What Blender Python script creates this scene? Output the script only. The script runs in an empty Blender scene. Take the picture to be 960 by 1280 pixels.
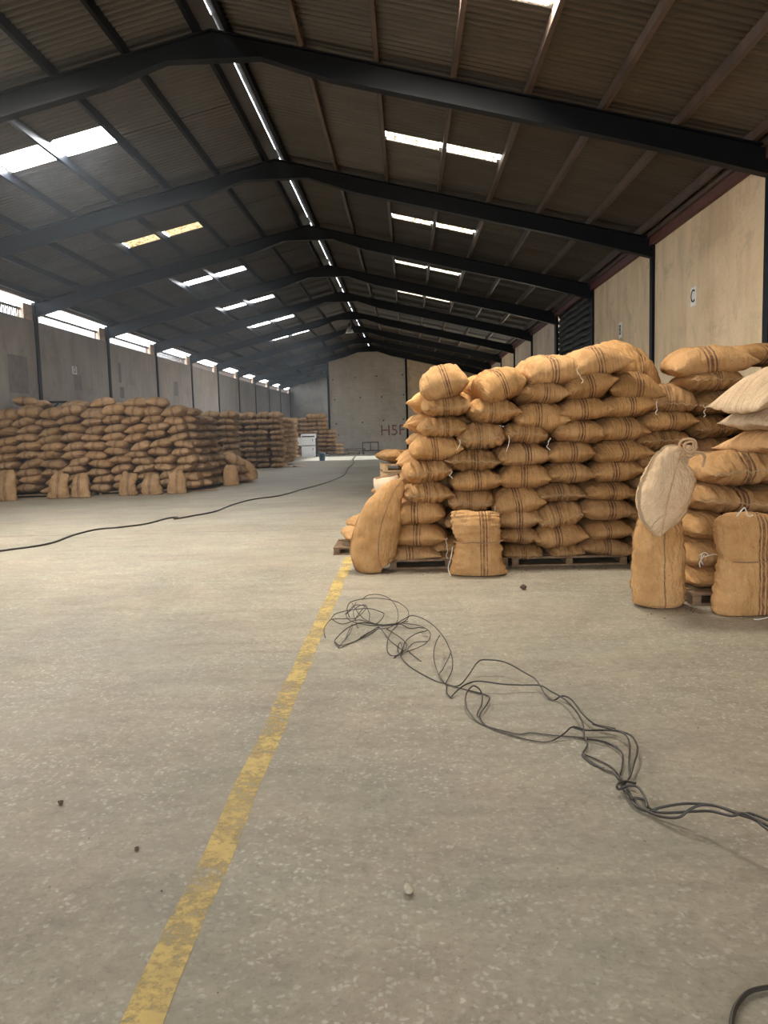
import bpy, bmesh, math, random
from mathutils import Vector, Matrix, noise

# ------------------------------------------------------------------ camera
SC = bpy.context.scene
COL = SC.collection
CAM_H = 1.5
PITCH, YAW, ROLL, FPX = -0.1034, -0.0322, -0.0268, 1008.17
_f = Vector((math.sin(YAW) * math.cos(PITCH), math.cos(YAW) * math.cos(PITCH), math.sin(PITCH)))
_r = Vector((math.cos(YAW), -math.sin(YAW), 0.0))
_u = _r.cross(_f)
_r2 = _r * math.cos(ROLL) + _u * math.sin(ROLL)
_u2 = _u * math.cos(ROLL) - _r * math.sin(ROLL)
cam_data = bpy.data.cameras.new('camera')
cam_data.sensor_fit = 'VERTICAL'
cam_data.sensor_height = 36.0
cam_data.lens = FPX / 1280.0 * 36.0
cam_data.clip_end = 300
cam = bpy.data.objects.new('camera', cam_data)
cam.matrix_world = Matrix(((_r2.x, _u2.x, -_f.x, 0), (_r2.y, _u2.y, -_f.y, 0), (_r2.z, _u2.z, -_f.z, CAM_H), (0, 0, 0, 1)))
COL.objects.link(cam)
SC.camera = cam

# ------------------------------------------------------------------ light
SKY_STRENGTH = 9.0
SKYLIGHT_CLEAN = 78.0      # the clean roof light seen on the left, near
SKYLIGHT_NEAR = 130.0      # clean roof lights of the bay just ahead of the camera
SKYLIGHT_BACK = 7.0       # dusty roof lights over and behind the camera
SKYLIGHT_LEFT = 26.0       # bluish white roof lights on the left slope
SKYLIGHT_DIRTY = 2.6       # dusty roof lights on the right slope
SKYLIGHT_YELLOW = 1.15     # yellowed roof light on the left slope
world = bpy.data.worlds.new('overcast_sky')
SC.world = world
world.use_nodes = True
_bg = world.node_tree.nodes['Background']
_bg.inputs[0].default_value = (0.86, 0.93, 1.0, 1)
_bg.inputs[1].default_value = SKY_STRENGTH
SC.view_settings.view_transform = 'Standard'
SC.view_settings.look = 'None'
SC.view_settings.gamma = 1.0
SC.view_settings.use_curve_mapping = False
SC.view_settings.exposure = 0.45
SC.cycles.max_bounces = 8
SC.cycles.diffuse_bounces = 5
SC.cycles.sample_clamp_indirect = 6.0

# hall dimensions (metres)
XL, XR = -10.38, 5.17
XC = (XL + XR) / 2
BAY, Y0 = 5.455, 0.936
SLOPE = 0.238
RAFTER_TOP = 7.09
PURLIN_H = 0.15
ROOF_Z = RAFTER_TOP + PURLIN_H
HALF = (XR - XL) / 2
WALL_L_TOP = 4.74
K0, K1 = -2, 13
def yk(k): return Y0 + BAY * k
Y_PANEL = 57.25

sun_d = bpy.data.lights.new('sun', 'SUN'); sun_d.energy = 14.0; sun_d.angle = math.radians(1.5); sun_d.color = (.86, .93, 1.0)
sun = bpy.data.objects.new('sun', sun_d); COL.objects.link(sun)
sun.rotation_euler = Vector((-math.cos(math.radians(21.5)), math.radians(2), -math.sin(math.radians(21.5)))).to_track_quat('-Z', 'Y').to_euler()
def portal(name, loc, rot, sx, sy):
    d = bpy.data.lights.new(name, 'AREA'); d.shape = 'RECTANGLE'; d.size = sx; d.size_y = sy
    d.cycles.is_portal = True
    o = bpy.data.objects.new(name, d); o.location = loc; o.rotation_euler = rot; COL.objects.link(o)
# daylight portals: eave windows (left), open side door (right, far), unseen front doorway (behind)
portal('eave_window_portal', (XL - .3, (yk(K0) + yk(K1)) / 2, 5.05), (0, math.radians(-90), 0), .75, yk(K1) - yk(K0))
portal('side_door_portal', (XR + .3, yk(7.5), 2.0), (0, math.radians(90), 0), 4.0, 4.8)
portal('front_door_portal', (-3.0, yk(K0) - .3, 2.3), (math.radians(90), 0, 0), 10.0, 4.6)

# ------------------------------------------------------------------ helpers
random.seed(11)
def rnd(a, b): return random.uniform(a, b)

class MB:
    def __init__(s): s.v = []; s.f = []
    def quad_box(s, p):              # 8 corners, bottom 4 then top 4
        n = len(s.v); s.v += [tuple(q) for q in p]
        s.f += [(n, n+3, n+2, n+1), (n+4, n+5, n+6, n+7), (n, n+1, n+5, n+4), (n+1, n+2, n+6, n+5), (n+2, n+3, n+7, n+6), (n+3, n, n+4, n+7)]
        return s
    def box(s, x0, x1, y0, y1, z0, z1):
        return s.quad_box([(x0, y0, z0), (x1, y0, z0), (x1, y1, z0), (x0, y1, z0), (x0, y0, z1), (x1, y0, z1), (x1, y1, z1), (x0, y1, z1)])
    def bar(s, a, b, w, h, up=(0, 0, 1)):
        a, b = Vector(a), Vector(b); d = (b - a).normalized(); up = Vector(up)
        x = d.cross(up)
        x = x.normalized() if x.length > 1e-6 else Vector((1, 0, 0))
        z = x.cross(d)
        x *= w / 2; z *= h / 2
        return s.quad_box([a - x - z, a + x - z, b + x - z, b - x - z, a - x + z, a + x + z, b + x + z, b - x + z])
    def tube(s, pts, r, n=6, cap=True):
        pts = [Vector(p) for p in pts]; N = len(pts); base = len(s.v)
        rr = r if isinstance(r, (list, tuple)) else [r] * N
        ref = Vector((0, 0, 1))
        for i, p in enumerate(pts):
            t = pts[min(i + 1, N - 1)] - pts[max(i - 1, 0)]
            t = t.normalized() if t.length > 1e-9 else Vector((0, 1, 0))
            x = t.cross(ref)
            if x.length < 1e-3: x = t.cross(Vector((1, 0, 0)))
            x.normalize(); y = x.cross(t)
            for j in range(n):
                a = 2 * math.pi * j / n
                s.v.append(tuple(p + (x * math.cos(a) + y * math.sin(a)) * rr[i]))
        for i in range(N - 1):
            for j in range(n):
                a = base + i * n + j; b = base + i * n + (j + 1) % n
                s.f.append((a, b, b + n, a + n))
        if cap:
            s.f.append(tuple(base + j for j in range(n))[::-1]); s.f.append(tuple(base + (N - 1) * n + j for j in range(n)))
        return s
    def lathe(s, c, prof, n=20):
        c = Vector(c); base = len(s.v)
        for r_, z in prof:
            for j in range(n):
                a = 2 * math.pi * j / n
                s.v.append((c.x + r_ * math.cos(a), c.y + r_ * math.sin(a), c.z + z))
        for i in range(len(prof) - 1):
            for j in range(n):
                a = base + i * n + j; b = base + i * n + (j + 1) % n
                s.f.append((a, b, b + n, a + n))
        return s
    def data(s, name, mat, smooth=False):
        me = bpy.data.meshes.new(name); me.from_pydata(s.v, [], s.f); me.validate(); me.update()
        if mat: me.materials.append(mat)
        if smooth:
            for p in me.polygons: p.use_smooth = True
        return me
    def build(s, name, mat, parent=None, smooth=False):
        return link(name, s.data(name, mat, smooth), parent)

def link(name, me, parent=None, loc=None, rot=None, scale=None):
    o = bpy.data.objects.new(name, me); COL.objects.link(o)
    if parent is not None: o.parent = parent
    if loc is not None: o.location = loc
    if rot is not None: o.rotation_euler = rot
    if scale is not None: o.scale = scale
    return o
def empty(name, loc=(0, 0, 0), rot=(0, 0, 0)):
    o = bpy.data.objects.new(name, None); COL.objects.link(o); o.location = loc; o.rotation_euler = rot; o.empty_display_size = .1
    return o
def tag(o, label, cat, group=None, kind=None):
    o['label'] = label; o['category'] = cat
    if group: o['group'] = group
    if kind: o['kind'] = kind
    return o
def struct(o): o['kind'] = 'structure'; return o
def smooth_path(pts, sub=6):
    P = [Vector(p) for p in pts]; out = []
    for i in range(len(P) - 1):
        p0 = P[max(i - 1, 0)]; p1 = P[i]; p2 = P[i + 1]; p3 = P[min(i + 2, len(P) - 1)]
        for k in range(sub):
            t = k / sub
            out.append(.5 * ((2 * p1) + (p2 - p0) * t + (2 * p0 - 5 * p1 + 4 * p2 - p3) * t * t + (3 * p1 - p0 - 3 * p2 + p3) * t ** 3))
    out.append(P[-1]); return out

# ------------------------------------------------------------------ materials
def nodes(name):
    m = bpy.data.materials.new(name); m.use_nodes = True
    nt = m.node_tree; b = nt.nodes['Principled BSDF']
    return m, nt, b
def nd(nt, t, **kw):
    n = nt.nodes.new(t)
    for k, v in kw.items():
        if k in n.inputs.keys() if isinstance(k, str) else False: n.inputs[k].default_value = v
        else: setattr(n, k, v)
    return n
def tex_noise(nt, vec, scale, detail=4, rough=.6, dist=0.0):
    n = nt.nodes.new('ShaderNodeTexNoise'); n.inputs['Scale'].default_value = scale; n.inputs['Detail'].default_value = detail
    n.inputs['Roughness'].default_value = rough; n.inputs['Distortion'].default_value = dist
    if vec is not None: nt.links.new(vec, n.inputs['Vector'])
    return n.outputs['Fac']
def ramp(nt, fac, stops, interp='LINEAR'):
    n = nt.nodes.new('ShaderNodeValToRGB'); n.color_ramp.interpolation = interp
    e = n.color_ramp.elements
    while len(e) > 1: e.remove(e[-1])
    e[0].position = stops[0][0]; e[0].color = (*stops[0][1], 1) if len(stops[0][1]) == 3 else stops[0][1]
    for p, c in stops[1:]:
        q = e.new(p); q.color = (*c, 1) if len(c) == 3 else c
    nt.links.new(fac, n.inputs['Fac']); return n.outputs['Color']
def mix(nt, fac, a, b, mode='MIX'):
    n = nt.nodes.new('ShaderNodeMix'); n.data_type = 'RGBA'; n.blend_type = mode
    for s, i in ((fac, 0), (a, 6), (b, 7)):
        if isinstance(s, (int, float)): n.inputs[i].default_value = s
        elif isinstance(s, tuple): n.inputs[i].default_value = (*s, 1)
        else: nt.links.new(s, n.inputs[i])
    return n.outputs[2]
def mth(nt, op, a, b=None, clamp=False):
    n = nt.nodes.new('ShaderNodeMath'); n.operation = op; n.use_clamp = clamp
    for s, i in ((a, 0), (b, 1)):
        if s is None: continue
        if isinstance(s, (int, float)): n.inputs[i].default_value = s
        else: nt.links.new(s, n.inputs[i])
    return n.outputs[0]
def coords(nt, kind='Object', scale=(1, 1, 1), rot=(0, 0, 0)):
    c = nt.nodes.new('ShaderNodeTexCoord'); m = nt.nodes.new('ShaderNodeMapping')
    m.inputs['Scale'].default_value = scale; m.inputs['Rotation'].default_value = rot
    nt.links.new(c.outputs[kind], m.inputs['Vector']); return m.outputs['Vector']
def bump(nt, b, h, strength, dist=.01):
    n = nt.nodes.new('ShaderNodeBump'); n.inputs['Strength'].default_value = strength; n.inputs['Distance'].default_value = dist
    nt.links.new(h, n.inputs['Height']); nt.links.new(n.outputs['Normal'], b.inputs['Normal'])
def plain(name, col, rough=.6, metal=0.0, var=.25, scale=6.0):
    m, nt, b = nodes(name)
    f = tex_noise(nt, coords(nt), scale, 5)
    lo = tuple(c * (1 - var) for c in col); hi = tuple(min(1, c * (1 + var)) for c in col)
    nt.links.new(ramp(nt, f, [(.3, lo), (.7, hi)]), b.inputs['Base Color'])
    b.inputs['Roughness'].default_value = rough; b.inputs['Metallic'].default_value = metal
    bump(nt, b, f, .15); return m
def G(v): return (v, v, v)

def jute_material(name, base_lo, base_hi, stripes=True, printed=False):
    m, nt, b = nodes(name)
    uv = nt.nodes.new('ShaderNodeUVMap'); uv.uv_map = 'UVMap'
    info = nt.nodes.new('ShaderNodeObjectInfo')
    vadd = nt.nodes.new('ShaderNodeVectorMath'); vadd.operation = 'ADD'
    sc = nt.nodes.new('ShaderNodeVectorMath'); sc.operation = 'SCALE'
    nt.links.new(info.outputs['Random'], sc.inputs['Scale']); sc.inputs[0].default_value = (37, 19, 53)
    tc = nt.nodes.new('ShaderNodeTexCoord')
    nt.links.new(tc.outputs['Object'], vadd.inputs[0]); nt.links.new(sc.outputs[0], vadd.inputs[1])
    P = vadd.outputs[0]
    n1 = tex_noise(nt, P, 4.5, 5, .6)
    col = ramp(nt, n1, [(.3, base_lo), (.68, base_hi)])
    # coarse weave: threads running both ways across the cloth
    mp = nt.nodes.new('ShaderNodeMapping'); mp.inputs['Scale'].default_value = (30, 260, 1); nt.links.new(uv.outputs[0], mp.inputs['Vector'])
    mq = nt.nodes.new('ShaderNodeMapping'); mq.inputs['Scale'].default_value = (260, 30, 1); nt.links.new(uv.outputs[0], mq.inputs['Vector'])
    w1 = tex_noise(nt, mp.outputs[0], 1, 2); w2 = tex_noise(nt, mq.outputs[0], 1, 2)
    wv = mth(nt, 'ADD', w1, w2)
    weave = mth(nt, 'MULTIPLY', wv, .5)
    col = mix(nt, .55, col, ramp(nt, weave, [(.36, G(.72)), (.62, G(1.16))]), 'MULTIPLY')
    if stripes:
        sp = nt.nodes.new('ShaderNodeSeparateXYZ'); nt.links.new(uv.outputs[0], sp.inputs[0])
        off = mth(nt, 'MULTIPLY', mth(nt, 'SUBTRACT', info.outputs['Random'], .5), .07)
        x = mth(nt, 'ADD', sp.outputs[0], off)
        fac = mth(nt, 'MULTIPLY', mth(nt, 'ADD', x, .1), 5.0, True)
        K = (0, 0, 0); W = (1, 1, 1); S = []
        for c, w in ((-.031, .0055), (-.002, .010), (.029, .0055)):
            c = (c + .1) * 5; w = w * 5
            S += [(c - w - .012, K), (c - w + .006, W), (c + w - .006, W), (c + w + .012, K)]
        msk = ramp(nt, fac, S)
        worn = ramp(nt, tex_noise(nt, P, 14, 3), [(.3, G(.35)), (.6, G(.95))])
        msk = mix(nt, 1.0, msk, worn, 'MULTIPLY')
        msk = mth(nt, 'MULTIPLY', msk, info.outputs['Alpha'])
        col = mix(nt, mth(nt, 'MULTIPLY', msk, .82), col, (.055, .022, .026))
    if printed:
        sp = nt.nodes.new('ShaderNodeSeparateXYZ'); nt.links.new(uv.outputs[0], sp.inputs[0])
        gate = mth(nt, 'MULTIPLY', mth(nt, 'LESS_THAN', mth(nt, 'ABSOLUTE', mth(nt, 'ADD', sp.outputs[0], .07)), .075),
                   mth(nt, 'LESS_THAN', mth(nt, 'ABSOLUTE', mth(nt, 'ADD', sp.outputs[1], .17)), .10))
        blot = ramp(nt, tex_noise(nt, uv.outputs[0], 34, 2), [(.5, G(0)), (.56, G(1))])
        col = mix(nt, mth(nt, 'MULTIPLY', mth(nt, 'MULTIPLY', gate, blot), .55), col, (.09, .06, .045))
    # a few dark spots and holes in the cloth
    spot = ramp(nt, tex_noise(nt, P, 22, 2), [(.70, G(0)), (.76, G(1))])
    col = mix(nt, mth(nt, 'MULTIPLY', spot, .5), col, (.10, .05, .025))
    oc = mix(nt, 1.0, col, info.outputs['Color'], 'MULTIPLY')
    nt.links.new(oc, b.inputs['Base Color'])
    b.inputs['Roughness'].default_value = .92
    b.inputs['Specular IOR Level'].default_value = .15
    mg = nt.nodes.new('ShaderNodeMapping'); mg.inputs['Scale'].default_value = (26, 5, 1); nt.links.new(uv.outputs[0], mg.inputs['Vector'])
    va = nt.nodes.new('ShaderNodeVectorMath'); va.operation = 'ADD'; nt.links.new(mg.outputs[0], va.inputs[0]); nt.links.new(sc.outputs[0], va.inputs[1])
    gath = tex_noise(nt, va.outputs[0], 1, 3, .55)
    hh = mth(nt, 'ADD', mth(nt, 'ADD', tex_noise(nt, P, 12, 4), mth(nt, 'MULTIPLY', gath, 1.7)), mth(nt, 'MULTIPLY', weave, .3))
    bump(nt, b, hh, .85, .025)
    return m

M = {}
M['jute'] = jute_material('jute_cloth', (.43, .228, .088), (.61, .358, .160))
M['jute_pale'] = jute_material('pale_jute_cloth', (.64, .44, .265), (.76, .55, .35), stripes=False)
M['jute_print'] = jute_material('printed_jute_cloth', (.50, .37, .245), (.61, .46, .31), stripes=False, printed=True)
M['twine'] = plain('twine', (.46, .33, .19), .9)
M['white_twine'] = plain('white_twine', (.75, .70, .60), .9)
M['seam'] = plain('seam_thread', (.30, .17, .085), .9)
M['seam_pale'] = plain('pale_seam_thread', (.50, .33, .19), .9)
M['steel'] = plain('dark_painted_steel', (.0045, .0055, .008), .45, 0.0, .3, 3)
M['steel'].node_tree.nodes['Principled BSDF'].inputs['Specular IOR Level'].default_value = .16
M['purlin'] = plain('purlin_paint', (.085, .058, .045), .5, 0, .35, 2)
M['fascia'] = plain('dark_red_plate', (.10, .035, .03), .6)
M['wood'] = plain('pallet_wood', (.20, .125, .068), .85, 0, .4, 12)
M['wood_pale'] = plain('pale_pallet_wood', (.42, .28, .15), .85, 0, .3, 12)
M['cable'] = plain('black_cable_sheath', (.030, .024, .019), .45)
M['black'] = plain('black_metal', (.02, .02, .022), .5)
M['white_paint'] = plain('white_enamel', (.78, .77, .74), .45, 0, .06)
M['letter'] = plain('letter_paint', (.03, .028, .026), .7)
M['blue'] = plain('blue_grey_plastic', (.13, .22, .28), .5)
M['brick'] = plain('jamb_render', (.55, .43, .34), .85, 0, .3, 8)
M['stone'] = plain('pebble', (.42, .36, .26), .9, 0, .35, 30)
M['lamp'] = plain('lamp_enamel', (.65, .66, .66), .3, .2, .05)
M['dust'] = plain('floor_debris', (.09, .06, .04), .95, 0, .5, 20)
M['redpaint'] = plain('red_wall_paint', (.25, .12, .11), .85, 0, .5, 6)
M['patch'] = plain('wall_repair_patch', (.25, .225, .205), .9, 0, .2, 5)
M['white_cloth'] = plain('unbleached_cloth', (.62, .48, .34), .9)
M['flat_sack'] = plain('flattened_jute', (.34, .22, .12), .95, 0, .35, 10)

def concrete(name, c0, c1, c2, stain, streak=1.0, blocks=False):
    m, nt, b = nodes(name)
    info = nt.nodes.new('ShaderNodeObjectInfo')
    P = coords(nt)
    big = tex_noise(nt, P, .55, 5, .6, .3)
    col = ramp(nt, big, [(.3, c0), (.5, c1), (.72, c2)])
    st = tex_noise(nt, coords(nt, scale=(1.5, 1.5, .28)), 1.3, 6, .7, .5)
    col = mix(nt, .55 * streak, col, ramp(nt, st, [(.30, G(.62)), (.52, G(1.0)), (.75, G(1.16))]), 'MULTIPLY')
    patch = ramp(nt, tex_noise(nt, P, .8, 7, .75, 1.0), [(.52, G(0)), (.68, G(1))])
    col = mix(nt, mth(nt, 'MULTIPLY', patch, .75), col, stain)
    fine = tex_noise(nt, P, 26, 4)
    col = mix(nt, .35, col, ramp(nt, fine, [(.3, G(.8)), (.7, G(1.15))]), 'MULTIPLY')
    if blocks:
        br = nt.nodes.new('ShaderNodeTexBrick'); nt.links.new(coords(nt, rot=(math.radians(90), 0, 0)), br.inputs['Vector'])
        br.inputs['Scale'].default_value = 1; br.inputs['Brick Width'].default_value = .45; br.inputs['Row Height'].default_value = .225
        br.inputs['Mortar Size'].default_value = .008; br.inputs['Color1'].default_value = (1, 1, 1, 1); br.inputs['Color2'].default_value = (.84, .84, .84, 1); br.inputs['Mortar'].default_value = (.66, .66, .66, 1)
        col = mix(nt, .55, col, br.outputs['Color'], 'MULTIPLY')
    col = mix(nt, 1.0, col, info.outputs['Color'], 'MULTIPLY')
    nt.links.new(col, b.inputs['Base Color']); b.inputs['Roughness'].default_value = .9
    bump(nt, b, mth(nt, 'ADD', fine, st), .25, .02)
    return m
M['wall_l'] = concrete('grey_render_wall', (.33, .295, .265), (.40, .36, .325), (.46, .42, .38), (.26, .23, .205))
M['wall_r'] = concrete('yellowed_render_wall', (.55, .40, .25), (.68, .52, .335), (.74, .58, .39), (.44, .33, .21), .8)
M['wall_end'] = concrete('stained_end_wall', (.22, .20, .17), (.30, .27, .225), (.36, .32, .27), (.17, .155, .13))
M['block'] = concrete('grey_block_wall', (.45, .39, .31), (.53, .465, .375), (.60, .53, .44), (.40, .345, .275), .5, True)

def floor_material():
    m, nt, b = nodes('terrazzo_concrete_floor')
    P = coords(nt)
    big = tex_noise(nt, P, .28, 6, .6, .4)
    mid = tex_noise(nt, P, 1.7, 6, .65, .3)
    col = ramp(nt, big, [(.32, (.245, .212, .16)), (.5, (.318, .278, .213)), (.7, (.375, .33, .255))])
    col = mix(nt, .7, col, ramp(nt, mid, [(.3, G(.74)), (.55, G(1.0)), (.75, G(1.14))]), 'MULTIPLY')
    tint = tex_noise(nt, P, .9, 3)
    col = mix(nt, .5, col, ramp(nt, tint, [(.35, (.92, 1.0, .96)), (.65, (1.08, .98, .93))]), 'MULTIPLY')
    # pale stone chips, only where the surface has worn down
    vo = nt.nodes.new('ShaderNodeTexVoronoi'); vo.inputs['Scale'].default_value = 46; vo.inputs['Randomness'].default_value = 1
    wob = nt.nodes.new('ShaderNodeVectorMath'); wob.operation = 'MULTIPLY_ADD'
    nz = nt.nodes.new('ShaderNodeTexNoise'); nz.inputs['Scale'].default_value = 30; nt.links.new(P, nz.inputs['Vector'])
    nt.links.new(nz.outputs['Color'], wob.inputs[0]); wob.inputs[1].default_value = (.04, .04, .04); nt.links.new(P, wob.inputs[2])
    nt.links.new(wob.outputs[0], vo.inputs['Vector'])
    sep = nt.nodes.new('ShaderNodeSeparateColor'); nt.links.new(vo.outputs['Color'], sep.inputs[0])
    inside = ramp(nt, vo.outputs['Distance'], [(.30, G(1)), (.52, G(0))])
    pick = ramp(nt, sep.outputs[0], [(.52, G(0)), (.60, G(1))])
    wear = ramp(nt, tex_noise(nt, P, .75, 5, .7, .5), [(.36, G(.12)), (.60, G(1))])
    chip = mth(nt, 'MULTIPLY', mth(nt, 'MULTIPLY', inside, pick), wear)
    chipc = ramp(nt, sep.outputs[1], [(0, (.40, .36, .29)), (.5, (.54, .50, .42)), (1, (.66, .61, .52))])
    col = mix(nt, mth(nt, 'MULTIPLY', chip, .5), col, chipc)
    dk = ramp(nt, tex_noise(nt, P, 55, 3), [(.28, G(.70)), (.45, G(1))])
    col = mix(nt, .8, col, dk, 'MULTIPLY')
    gr = ramp(nt, tex_noise(nt, P, 17, 8, .75, .6), [(.30, G(.70)), (.5, G(1.0)), (.68, G(1.22))])
    col = mix(nt, .75, col, gr, 'MULTIPLY')
    sw = ramp(nt, tex_noise(nt, coords(nt, scale=(.5, 1.6, 1), rot=(0, 0, .35)), 2.2, 7, .7, 1.2), [(.34, G(.80)), (.5, G(1.0)), (.66, G(1.10))])
    col = mix(nt, .8, col, sw, 'MULTIPLY')
    # dusty brown patches and a wavering joint line across the hall
    dust = ramp(nt, tex_noise(nt, P, .42, 5, .6, .8), [(.56, G(0)), (.72, G(1))])
    col = mix(nt, mth(nt, 'MULTIPLY', dust, .38), col, (.25, .195, .145))
    sp = nt.nodes.new('ShaderNodeSeparateXYZ'); nt.links.new(P, sp.inputs[0])
    wav = mth(nt, 'ADD', sp.outputs[1], mth(nt, 'MULTIPLY', tex_noise(nt, P, .8, 4), .16))
    for yj in (12.2,):
        ln = mth(nt, 'LESS_THAN', mth(nt, 'ABSOLUTE', mth(nt, 'SUBTRACT', wav, yj)), .022)
        br = ramp(nt, tex_noise(nt, P, 2.3, 3), [(.42, G(0)), (.52, G(1))])
        col = mix(nt, mth(nt, 'MULTIPLY', mth(nt, 'MULTIPLY', ln, br), .6), col, (.12, .09, .07))
    nt.links.new(col, b.inputs['Base Color'])
    rg = ramp(nt, mid, [(.3, G(.55)), (.7, G(.75))]); nt.links.new(rg, b.inputs['Roughness'])
    b.inputs['Specular IOR Level'].default_value = .4
    bump(nt, b, mth(nt, 'ADD', mid, mth(nt, 'MULTIPLY', tex_noise(nt, P, 60, 3), .4)), .22, .01)
    return m
M['floor'] = floor_material()

def line_material():
    m, nt, b = nodes('worn_yellow_paint')
    P = coords(nt)
    worn = mth(nt, 'ADD', mth(nt, 'MULTIPLY', tex_noise(nt, P, 3.2, 6, .7), .6), mth(nt, 'MULTIPLY', tex_noise(nt, P, 28, 4, .7), .4))
    a = ramp(nt, worn, [(.40, G(.08)), (.54, G(.88))])
    col = ramp(nt, tex_noise(nt, P, 9, 5), [(.3, (.46, .33, .11)), (.7, (.68, .48, .15))])
    nt.links.new(col, b.inputs['Base Color']); nt.links.new(a, b.inputs['Alpha']); b.inputs['Roughness'].default_value = .7
    return m
M['line'] = line_material()

def roof_material():
    m, nt, b = nodes('corrugated_roof_sheet')
    info = nt.nodes.new('ShaderNodeObjectInfo')
    P = coords(nt)
    n = tex_noise(nt, coords(nt, scale=(1, 3, 1)), 1.2, 5, .65)
    col = ramp(nt, n, [(.3, (.046, .038, .030)), (.7, (.080, .069, .058))])
    tone = ramp(nt, info.outputs['Random'], [(0, G(.72)), (.8, G(1.05)), (1, G(1.35))])
    col = mix(nt, 1.0, col, tone, 'MULTIPLY')
    nt.links.new(col, b.inputs['Base Color']); b.inputs['Roughness'].default_value = .40
    b.inputs['Specular IOR Level'].default_value = .5
    return m
M['roof'] = roof_material()
def skylight_material(name, strength, c0, c1, speck):
    m, nt, b = nodes(name)
    nt.nodes.remove(b)
    e = nt.nodes.new('ShaderNodeEmission'); e.inputs['Strength'].default_value = strength
    P = coords(nt)
    n = tex_noise(nt, P, 16, 4, .7)
    col = ramp(nt, n, [(.5 - speck, c0), (.5 + speck * .4, c1)])
    nt.links.new(col, e.inputs['Color'])
    nt.links.new(e.outputs[0], nt.nodes['Material Output'].inputs['Surface'])
    return m
M['sky_clean'] = skylight_material('clean_roof_light', SKYLIGHT_CLEAN, (.90, .96, 1.0), (1, 1, 1), .2)
M['sky_near'] = skylight_material('near_roof_light', SKYLIGHT_NEAR, (1.0, .90, .74), (1, .94, .83), .2)
M['sky_back'] = skylight_material('back_roof_light', SKYLIGHT_BACK, (1.0, .93, .80), (1, .97, .9), .2)
M['sky_left'] = skylight_material('white_roof_light', SKYLIGHT_LEFT, (.8, .9, 1.0), (1, 1, 1), .2)
M['sky_yellow'] = skylight_material('yellow_roof_light', SKYLIGHT_YELLOW, (.35, .17, .04), (1.0, .80, .44), .12)
M['sky_dirty'] = skylight_material('yellowed_roof_light', SKYLIGHT_DIRTY, (.16, .10, .05), (1.0, .88, .66), .12)

# ------------------------------------------------------------------ floor
yb, ye = yk(K0), yk(K1)
fl = struct(MB().box(XL - .2, XR + .2, yb - .2, ye + .2, -.2, 0).build('floor', M['floor']))
mk = MB(); nseg = 30
ya, yz = .2, 9.4
for i in range(nseg):
    a = ya + (yz - ya) * i / nseg; c = ya + (yz - ya) * (i + 1) / nseg
    n = len(mk.v)
    wa = .006 * math.sin(i * 1.7); wb = .006 * math.sin((i + 1) * 1.7)
    mk.v += [(-.773 + wa, a, .0015), (-.662 + wa, a, .0015), (-.662 + wb, c, .0015), (-.773 + wb, c, .0015)]
    mk.f.append((n, n + 1, n + 2, n + 3))
mk.build('painted_line', M['line'], fl)['label'] = 'worn yellow painted line'

# ------------------------------------------------------------------ left wall
wl = struct(empty('wall_left'))
for k in range(K0, K1):
    o = MB().box(XL - .2, XL, yk(k), yk(k + 1), 0, WALL_L_TOP).build('wall_panel', M['wall_l'], wl)
    t = [1.0, .95, 1.02, .93, 1.0, 1.0, .98, 1.03, 1.12, 1.18, .88, .95, .84, .86, .9][k - K0]
    o.color = (t, t, t * .99, 1)
for k in range(K0, K1 + 1):
    MB().box(XL - .05, XL + .05, yk(k) - .075, yk(k) + .075, 0, 5.25).build('column', M['steel'], wl)
for (y0_, y1_, z0_, z1_) in ((25.17, 25.75, 2.95, 3.42), (29.15, 29.4, 3.4, 4.12), (29.2, 29.6, 2.85, 3.25), (36.1, 36.7, 3.2, 3.83), (21.0, 22.1, 2.7, 3.7)):
    MB().box(XL, XL + .006, y0_, y1_, z0_, z1_).build('repair_patch', M['patch'], wl)
for k in range(K0, K1):
    w = struct(empty('window_%d' % (k - K0 + 1), (XL, yk(k), WALL_L_TOP)))
    g = MB(); x = -.12
    nb = 44
    for i in range(nb):
        y = .1 + (BAY - .75) * (i + .5) / nb
        g.box(x - .008, x + .008, y - .024, y + .024, 0, .27)
    g.build('grille', M['purlin'], w)
    MB().box(x - .03, x + .03, .08, BAY - .08, .24, .30).build('rail', M['purlin'], w)
    MB().box(-.2, -.02, BAY - .62, BAY - .08, 0, .44).build('jamb', M['brick'], w)

# ------------------------------------------------------------------ right wall
wr = struct(empty('wall_right'))
RW_TOP = 5.30
for k in range(K0, K1):
    if k == 4:
        continue
    if k == 7:
        o = MB().box(XR, XR + .2, yk(k), yk(k + 1), 4.2, RW_TOP).build('wall_panel', M['wall_r'], wr)
        continue
    o = MB().box(XR, XR + .2, yk(k), yk(k + 1), 0, RW_TOP).build('wall_panel', M['wall_r'], wr)
    t = 1.0 if k < 4 else (1.02 if k % 2 else .95)
    o.color = (t, t, t, 1) if k < 4 else (t * .93, t * .98, t * 1.12, 1)
for k in range(K0, K1 + 1):
    w = .09 if k != 5 else .17
    MB().box(XR - .06, XR + .02, yk(k) - w, yk(k) + w, 0, 5.2).build('column', M['steel'], wr)
MB().box(XR - .10, XR + .0, yb, ye, 5.10, 5.32).build('wall_plate', M['fascia'], wr)
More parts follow.
